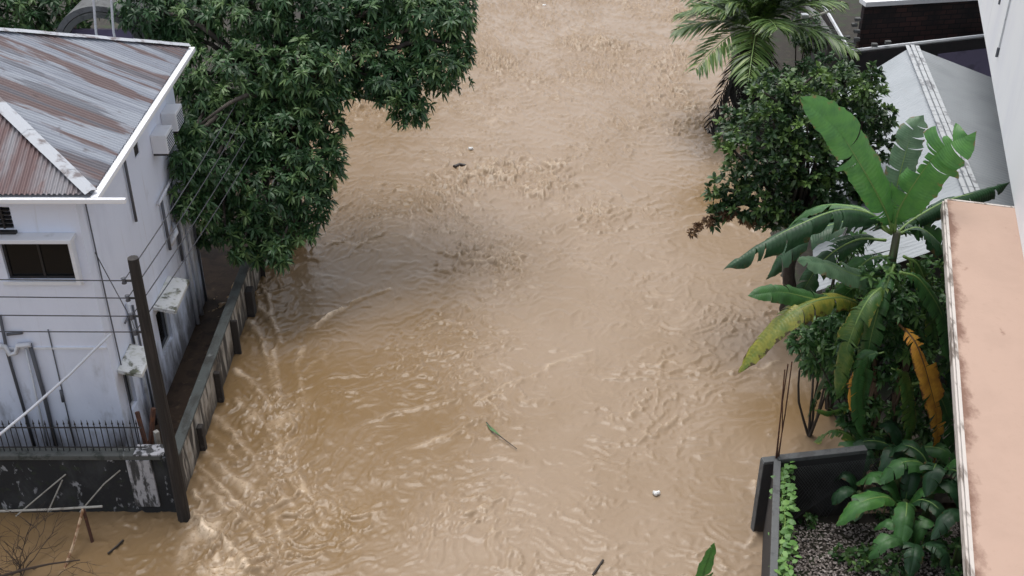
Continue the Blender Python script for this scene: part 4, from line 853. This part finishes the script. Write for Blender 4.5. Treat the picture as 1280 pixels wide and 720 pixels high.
# shrubs between the palm and the brick building
for k, (px, py, R, Yv, lb) in enumerate([(1000, 95, 26, 33.0, 'dark shrub at the foot of the coconut palm'), (1040, 85, 22, 32.5, 'dark shrub under the end of the grey beam'), (1010, 40, 24, 36.5, 'dark shrub growing between the palm fronds and the grey beam')]):
    p = Py(px, py, Yv); dep = p.y*CP+(H-p.z)*SP; R_ = R*dep/F
    t = thing('shrub', (p.x, p.y, .2), lb, 'shrub', 'shrubs behind the coconut palm'); mb = MB()
    for i in range(5): limb(mb, (p.x, p.y, 0), (p.x+random.uniform(-.5, .5)*R_, p.y, p.z+random.uniform(-.3, .3)*R_), .03, .01)
    mb.build('stem', M['bark'], t); leaf_obj('foliage', M['mango'], t, *rosettes([(p.x, p.y, p.z, R_, 1), (p.x+R_*.5, p.y+.3, p.z-R_*.6, R_*.8, 1)], 160, 8, .18, .06, (30, 110), .25, .2, .22))
for k, (px, py, R, Yv, lb) in enumerate([(1020, 425, 24, 18.9, 'leafy bank shrub at the water edge left of the banana stems'), (1050, 380, 24, 19.6, 'leafy bank shrub below the grey roof eave'), (1060, 300, 18, 19.8, 'leafy shrub rising between the round tree and the banana leaves')]):
    p = Py(px, py, Yv); dep = p.y*CP+(H-p.z)*SP; R_ = R*dep/F
    t = thing('bank_shrub', (p.x+.2, p.y, .1), lb, 'shrub', 'shrubs on the right bank'); mb = MB()
    for i in range(5): limb(mb, (p.x+.2, p.y, -.1), (p.x+random.uniform(-.5, .5)*R_, p.y, p.z+random.uniform(-.3, .3)*R_), .03, .01)
    mb.build('stem', M['bark'], t); leaf_obj('foliage', M['vine'], t, *rosettes([(p.x, p.y, p.z, R_, 1), (p.x+R_*.6, p.y+.2, p.z-R_*.8, R_*.8, 1), (p.x+R_*.2, p.y, p.z-R_*1.5, R_*.7, 1)], 190, 8, .20, .06, (30, 110), .3, .2, .25))
# low weeds in the garden
for k, (px, py, R, lb) in enumerate([(1075, 700, 22, 'bushy low weed in the leaf litter below the broad banana leaves'), (1010, 650, 12, 'small bluish weed growing against the dark back wall foot'), (1045, 690, 10, 'tiny weed in the middle of the leaf litter'), (1105, 640, 20, 'leafy weed between the back wall and the young banana leaves'), (1120, 715, 24, 'leafy weed spreading at the lower frame edge'), (1190, 705, 30, 'dark leafy weed beneath the pink ledge'), (1150, 690, 26, 'dark leafy weed in the shade behind the garden leaves')]):
    p = Pz(px, py, .3); dep = p.y*CP+(H-p.z)*SP; R_ = R*dep/F
    t = thing('weed', (p.x, p.y, .2), lb, 'plant', 'weeds in the walled garden')
    MB().tube([(p.x, p.y, .1), (p.x, p.y, .3+R_)], .012, 5).build('stem', M['rib'], t)
    leaf_obj('foliage', M['vine'], t, *rosettes([(p.x, p.y, .25+R_*.5, R_, .8)], 260, 6, .12, .06, (30, 100), .2, .3, .2))

# ---------- grey gabled roof behind the bananas
gh = thing('grey_roofed_house', (9.8, 25, 0), 'low house with pale grey gabled metal roof behind the banana plant', 'house')
RF, RN = Pz(1140, 58, 4.2), Pz(1209, 227, 4.2); rd = (RN-RF).normalized(); RN2 = RF + rd*10.4
LF = Pz(1078, 96, 3.55); LFd = (LF-RF); LFd = LFd*(3.3/Vector((LFd.x, LFd.y, 0)).length); LF = RF+LFd; LN = RN2 + Vector((-3.15, .1, LFd.z))
RtF = Pz(1240, 97, 3.6); RtF = RF + (RtF-RF)*1.35; RtN = RN2 + Vector((3.0, -.4, RtF.z-RF.z))
def ribbed(A0, A1, B0, B1, name, mat, parent, per=.15, amp=.007):
    n = int((A1-A0).length/per*6); nc = 6; V = np.zeros((n+1, nc, 3)); N_ = (A1-A0).cross(B0-A0).normalized()
    if N_.z < 0: N_ = -N_
    for i in range(n+1):
        a, b = A0.lerp(A1, i/n), B0.lerp(B1, i/n); s = i/6
        for j in range(nc): V[i, j] = a.lerp(b, j/(nc-1)) + N_*(amp*math.sin(2*math.pi*s) + .012*((i/48) % 1))
    return grid_obj(name, V, mat, parent)
r1_ = ribbed(RF, RN2, LF, LN, 'roof', M['grey_roof'], gh)
ribbed(RF, RN2, RtF, RtN, 'roof', M['grey_roof'], gh)
sd = Vector((-rd.y, rd.x, 0)).normalized()
for off in (-.13, .0, .13):
    mb = MB(); n = 22
    for i in range(n):
        a, b = RF.lerp(RN2, i/n), RF.lerp(RN2, (i+.96)/n); up = Vector((0, 0, .05-abs(off)*.14)); w_ = .05
        mb.quad(a-sd*w_+sd*off+up, b-sd*w_+sd*off+up, b+sd*w_+sd*off+up, a+sd*w_+sd*off+up)
    mb.build('ridge_cap', M['grey_cap'], r1_)
mb = MB()
il = .7
A = [LF+Vector((il, -il, 0)), LN+Vector((il, il, 0)), RtN+Vector((-il, il, 0)), RtF+Vector((-il, -il, 0))]
mb.prism([p[:2] for p in A], -.5, 3.1); mb.poly([A[0].xy.to_3d()+Vector((0, 0, 3.1)), A[3].xy.to_3d()+Vector((0, 0, 3.1)), RF+Vector((0, -.28, -.1))]); mb.poly([A[1].xy.to_3d()+Vector((0, 0, 3.1)), A[2].xy.to_3d()+Vector((0, 0, 3.1)), RN2+Vector((0, .28, -.1))])
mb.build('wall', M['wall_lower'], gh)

# ---------- roofless brick lot behind
bk = thing('brick_building', (13, 37, 0), 'roofless dark brick building with white-capped walls at the far bank', 'building')
c0, c1, c2 = Pz(1062, 64, 2.5), Pz(1245, 43, 2.5), Pz(1022, -6, 2.5)
dv = (c1-c0).normalized(); c1 = c0+dv*9; du = (c2-c0).normalized(); c2 = c0+du*9
def wallseg(a, b, w, z0, z1, mat, name): return MB().prism(seg((a.x, a.y, 0), (b.x, b.y, 0), w), z0, z1).build(name, mat, bk)
wallseg(c0, c1, .16, -.3, 2.44, M['dark_wall'], 'front_wall'); wallseg(c0+du*.09, c2, .16, -.3, 2.43, M['dark_wall'], 'side_wall')
MB().tube([c0-dv*.05, c1], .06, 6).build('coping', M['zinc'], bk); MB().tube([c0+Vector((0, 0, .01)), c2+Vector((0, 0, .01))], .06, 6).build('coping', M['zinc'], bk)
b0_ = Py(1072, 52, 37.8); b1_ = Py(1235, 40, 38.6); bdv = Vector((b1_.x-b0_.x, b1_.y-b0_.y, 0)).normalized()
ba = Vector((b0_.x, b0_.y, 0)); bb = ba+bdv*8
wallseg(ba, bb, .2, -.3, 2.86, M['brick'], 'brick_wall')
wallseg(ba-bdv*.05, bb, .5, 2.863, 3.02, M['wall_white2'], 'roof_slab')
mb = MB(); mb.prism(seg((c0+du*.1+dv*.1), (c0+dv*8.5+du*.1), .1), -.2, .02)
fl_ = [c0+du*.1+dv*.1, c0+dv*9+du*.1, c0+dv*9+du*5, c0+du*5+dv*.1]
MB().prism([p[:2] for p in fl_], -.3, .9).build('floor', M['dark_wall'], bk)
# mauve wall panel fixed on the front
pa, pb = Py(1192, 66, c0.y+1.1), Py(1240, 62, c0.y+1.3)
wallseg(c0+dv*3.2-du*.11, c0+dv*7-du*.11, .05, .2, 2.1, M['purple'], 'mauve_panel')
sb = []
for k, (px, py) in enumerate([(1072, 24), (1068, 31), (1071, 39), (1059, 47), (1071, 49), (1066, 54), (1093, 56), (1110, 53)]):
    p = Py(px, py, c0.y+.3); z = p.z; mb = MB(); mb.box((p.x-.09, p.y-.07, z-.05), (p.x+.09, p.y+.07, z+.05)); mb.build('coping_block' if k > 5 else 'broken_block', M['conc_top'], bk, bevel=.015)
gb = [Pz(1056, 76, 2.55), Pz(1030, 36, 2.6), Pz(1002, -6, 2.65)]
lg = thing('concrete_post', gb[0], 'long weathered grey beam lying beside the white-capped brick building', 'beam')
MB().tube(gb, .14, 8).build('beam', M['grey_timber'], lg)
pc = Pz(1024, 22, 2.8)
MB().tube([pc+Vector((-.55, -.1, 0)), pc+Vector((0, 0, .1)), pc+Vector((.55, .35, .15))], .04, 6).build('cross_arm', M['bamboo'], lg)
MB().box(tuple(pc+Vector((-.62, -.2, -.04))), tuple(pc+Vector((-.38, 0, .16)))).build('box', M['zinc'], lg, bevel=.02)

# ---------- white building and its pink ledge on the right
ZL = 6.0
A1 = Pz(1184, 250, ZL); A2 = Pz(1219, 720, ZL); ad = (A2-A1).normalized(); an_ = Vector((-ad.y, ad.x, 0))
if an_.x < 0: an_ = -an_
Wp = Pz(1262, 247, ZL); lw = (Wp-A1).dot(an_)
W0 = Pz(1225, 0, ZL)
wb = thing('white_building', (W0.x+4, 18, 0), 'tall white building whose overhanging upper wall closes the right side', 'building')
off0 = (W0-A1).dot(an_); wofs = (lw+off0)/2
base_pt = A1 + an_*wofs
farp, nearp = base_pt - ad*26, base_pt + ad*24
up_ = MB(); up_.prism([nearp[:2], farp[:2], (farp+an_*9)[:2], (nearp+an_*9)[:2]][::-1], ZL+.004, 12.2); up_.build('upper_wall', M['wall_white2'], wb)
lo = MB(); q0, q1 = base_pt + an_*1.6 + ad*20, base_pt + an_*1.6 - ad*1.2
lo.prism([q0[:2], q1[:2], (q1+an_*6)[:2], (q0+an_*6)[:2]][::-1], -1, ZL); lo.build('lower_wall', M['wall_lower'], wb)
lp = MB(); e0, e1 = A1 + an_*.02, A1 + ad*22
lp.prism([(A1)[:2], (A1+an_*(wofs+1.6))[:2], (A1+ad*22+an_*(wofs+1.6))[:2], (A1+ad*22)[:2]], ZL-.16, ZL); ledge = lp.build('ledge', M['pink'], wb)
def edge_stains():
    m = M['pink']; nt = m.node_tree; b = nt.nodes['Principled BSDF']; src = b.inputs['Base Color'].links[0].from_socket
    tc = nd(nt, 'ShaderNodeTexCoord'); o = BASE[ledge.name]; rel = A1 - o
    dt = nd(nt, 'ShaderNodeVectorMath', operation='DOT_PRODUCT'); dt.inputs[1].default_value = an_; nt.links.new(tc.outputs['Object'], dt.inputs[0])
    sb = nd(nt, 'ShaderNodeMapRange'); sb.inputs[1].default_value = rel.dot(an_)+.02; sb.inputs[2].default_value = rel.dot(an_)+.30; sb.inputs[3].default_value = .30; sb.inputs[4].default_value = -.12
    nt.links.new(dt.outputs['Value'], sb.inputs[0])
    _, n1 = noise_fac(nt, tc.outputs['Object'], (2.2, 1.4, 1), 0, 1, 7, .7)
    ad_ = nd(nt, 'ShaderNodeMath', operation='ADD'); nt.links.new(n1, ad_.inputs[0]); nt.links.new(sb.outputs[0], ad_.inputs[1])
    rg = nd(nt, 'ShaderNodeMapRange'); rg.inputs[1].default_value = .64; rg.inputs[2].default_value = .82; rg.inputs[4].default_value = .85; nt.links.new(ad_.outputs[0], rg.inputs[0])
    mx = nd(nt, 'ShaderNodeMix', data_type='RGBA'); mx.inputs[7].default_value = (.16, .085, .06, 1); nt.links.new(rg.outputs[0], mx.inputs[0]); nt.links.new(src, mx.inputs[6]); nt.links.new(mx.outputs[2], b.inputs['Base Color'])
edge_stains()
def strip(name, o0, o1, z0, z1, mat, t0=0, t1=22):
    return MB().prism([(A1+an_*o0+ad*t0)[:2], (A1+an_*o1+ad*t0)[:2], (A1+an_*o1+ad*t1)[:2], (A1+an_*o0+ad*t1)[:2]], z0, z1).build(name, mat, ledge)
strip('edge_trim', -.045, -.003, ZL-.18, ZL+.012, M['ledge_edge']); strip('drip_edge', -.075, -.048, ZL-.2, ZL-.03, M['ledge_edge'])
strip('end_trim', -.003, wofs-.003, ZL-.17, ZL+.008, M['ledge_edge'], -.05, -.003)
# downpipe, rust marks and maroon window frame on the white wall
wx = lambda along, z, out=.0: base_pt - ad*along - an_*out + Vector((0, 0, z-ZL))
MB().tube([wx(5.9, 6.6, .02), wx(5.9, 12, .02)], .018, 6).build('conduit', M['zinc'], wb)
MB().tube([wx(5.9, 6.55, .03), wx(5.9, 6.75, .03)], .03, 6).build('clamp', M['pipe_dark'], wb)
MB().tube([wx(7.4, 7.2, .012), wx(7.45, 8.1, .012)], .03, 5).build('rust_bolt_plate', M['pipe_dark'], wb)
mb = MB()
for a0, a1, z0, z1 in ((8.2, 9.8, 9.0, 9.1), (8.2, 9.8, 10.4, 10.5), (8.2, 8.3, 9.1, 10.4), (9.7, 9.8, 9.1, 10.4)):
    p = [wx(a0, 0), wx(a1, 0), wx(a1, 0, .06), wx(a0, 0, .06)]; mb.prism([v[:2] for v in p], z0, z1)
fm = mb.build('window', M['maroon'], wb)
mb = MB(); mb.quad(wx(8.3, 9.1, .01), wx(9.7, 9.1, .01), wx(9.7, 10.4, .01), wx(8.3, 10.4, .01)); mb.build('pane', M['glass_dark'], fm)

# ---------- arched canopy and posts behind the rusty roof
ac = thing('arched_canopy', Py(125, 40, 26.4)*1.0, 'grey arched concrete canopy rising just behind the rusty roof', 'canopy')
ctr = Py(128, 52, 26.4); R = 1.15
def arc(r0, r1, y0, y1, n=20):
    mb = MB()
    for i in range(n):
        a, b = math.pi*i/n, math.pi*(i+1)/n
        P = lambda r, t, y: (ctr.x-math.cos(t)*r, y, ctr.z-.2+math.sin(t)*r*.92)
        mb.quad(P(r1, a, y0), P(r1, b, y0), P(r1, b, y1), P(r1, a, y1)); mb.quad(P(r0, b, y0), P(r0, a, y0), P(r0, a, y1), P(r0, b, y1))
        mb.quad(P(r0, a, y0), P(r0, b, y0), P(r1, b, y0), P(r1, a, y0)); mb.quad(P(r1, a, y1), P(r1, b, y1), P(r0, b, y1), P(r0, a, y1))
    return mb
arc(R*.88, R, 26.4, 27.6).build('vault', M['conc_top'], ac); arc(R*.74, R*.86, 26.36, 26.5).build('inner_rim', M['coping'], ac)
mb = MB(); mb.box((ctr.x-R, 26.6, 0), (ctr.x-R+.15, 27.5, ctr.z-.2)); mb.box((ctr.x+R-.15, 26.6, 0), (ctr.x+R, 27.5, ctr.z-.2)); mb.build('side_wall', M['conc_dark'], ac)
mb = MB(); mb.box((ctr.x-R+.16, 27.2, 0), (ctr.x+R-.16, 27.3, ctr.z)); mb.build('rear_wall', M['purple'], ac)
for (px, lb) in ((120, 'pale thin metal post in front of the arched canopy'), (142, 'pale thin metal post at the right foot of the arched canopy')):
    b = Py(px, 40, 25.2); e = Py(px-6, -40, 25.2); tag(MB().tube([(b.x, b.y, 0), b, e], .03, 8).build('metal_post', M['zinc'], None, (b.x, b.y, 0)), lb, 'post')

# ---------- light, sky, camera
w = bpy.data.worlds.new('World'); sc.world = w; w.use_nodes = True; nt = w.node_tree
EL, AZM = math.radians(72), math.radians(-24)
sky = nt.nodes.new('ShaderNodeTexSky'); sky.sky_type = 'NISHITA'; sky.sun_disc = False; sky.sun_elevation = EL; sky.sun_rotation = AZM
sky.air_density = 1.0; sky.dust_density = 3.5; sky.ozone_density = 1.0
hs = nt.nodes.new('ShaderNodeHueSaturation'); hs.inputs['Saturation'].default_value = .40
nt.links.new(sky.outputs[0], hs.inputs['Color']); nt.links.new(hs.outputs[0], nt.nodes['Background'].inputs['Color'])
nt.nodes['Background'].inputs['Strength'].default_value = .15
sun = bpy.data.lights.new('sun', 'SUN'); sun.energy = .7; sun.angle = math.radians(35); sun.color = (1, .97, .92)
so = bpy.data.objects.new('sun', sun); COL.objects.link(so)
so.rotation_euler = Vector((math.cos(EL)*math.sin(AZM), math.cos(EL)*math.cos(AZM), math.sin(EL))).to_track_quat('Z', 'Y').to_euler()
cam = bpy.data.cameras.new('camera'); cam.lens = 36*F/1280; cam.clip_end = 3000; cam.clip_start = .1
co = bpy.data.objects.new('camera', cam); COL.objects.link(co); co.location = (0, 0, H); co.rotation_euler = (math.radians(90)-PITCH, 0, 0); sc.camera = co
sc.view_settings.view_transform = 'Standard'; sc.view_settings.look = 'None'; sc.view_settings.gamma = 1
sc.view_settings.exposure = .72; sc.view_settings.use_curve_mapping = False
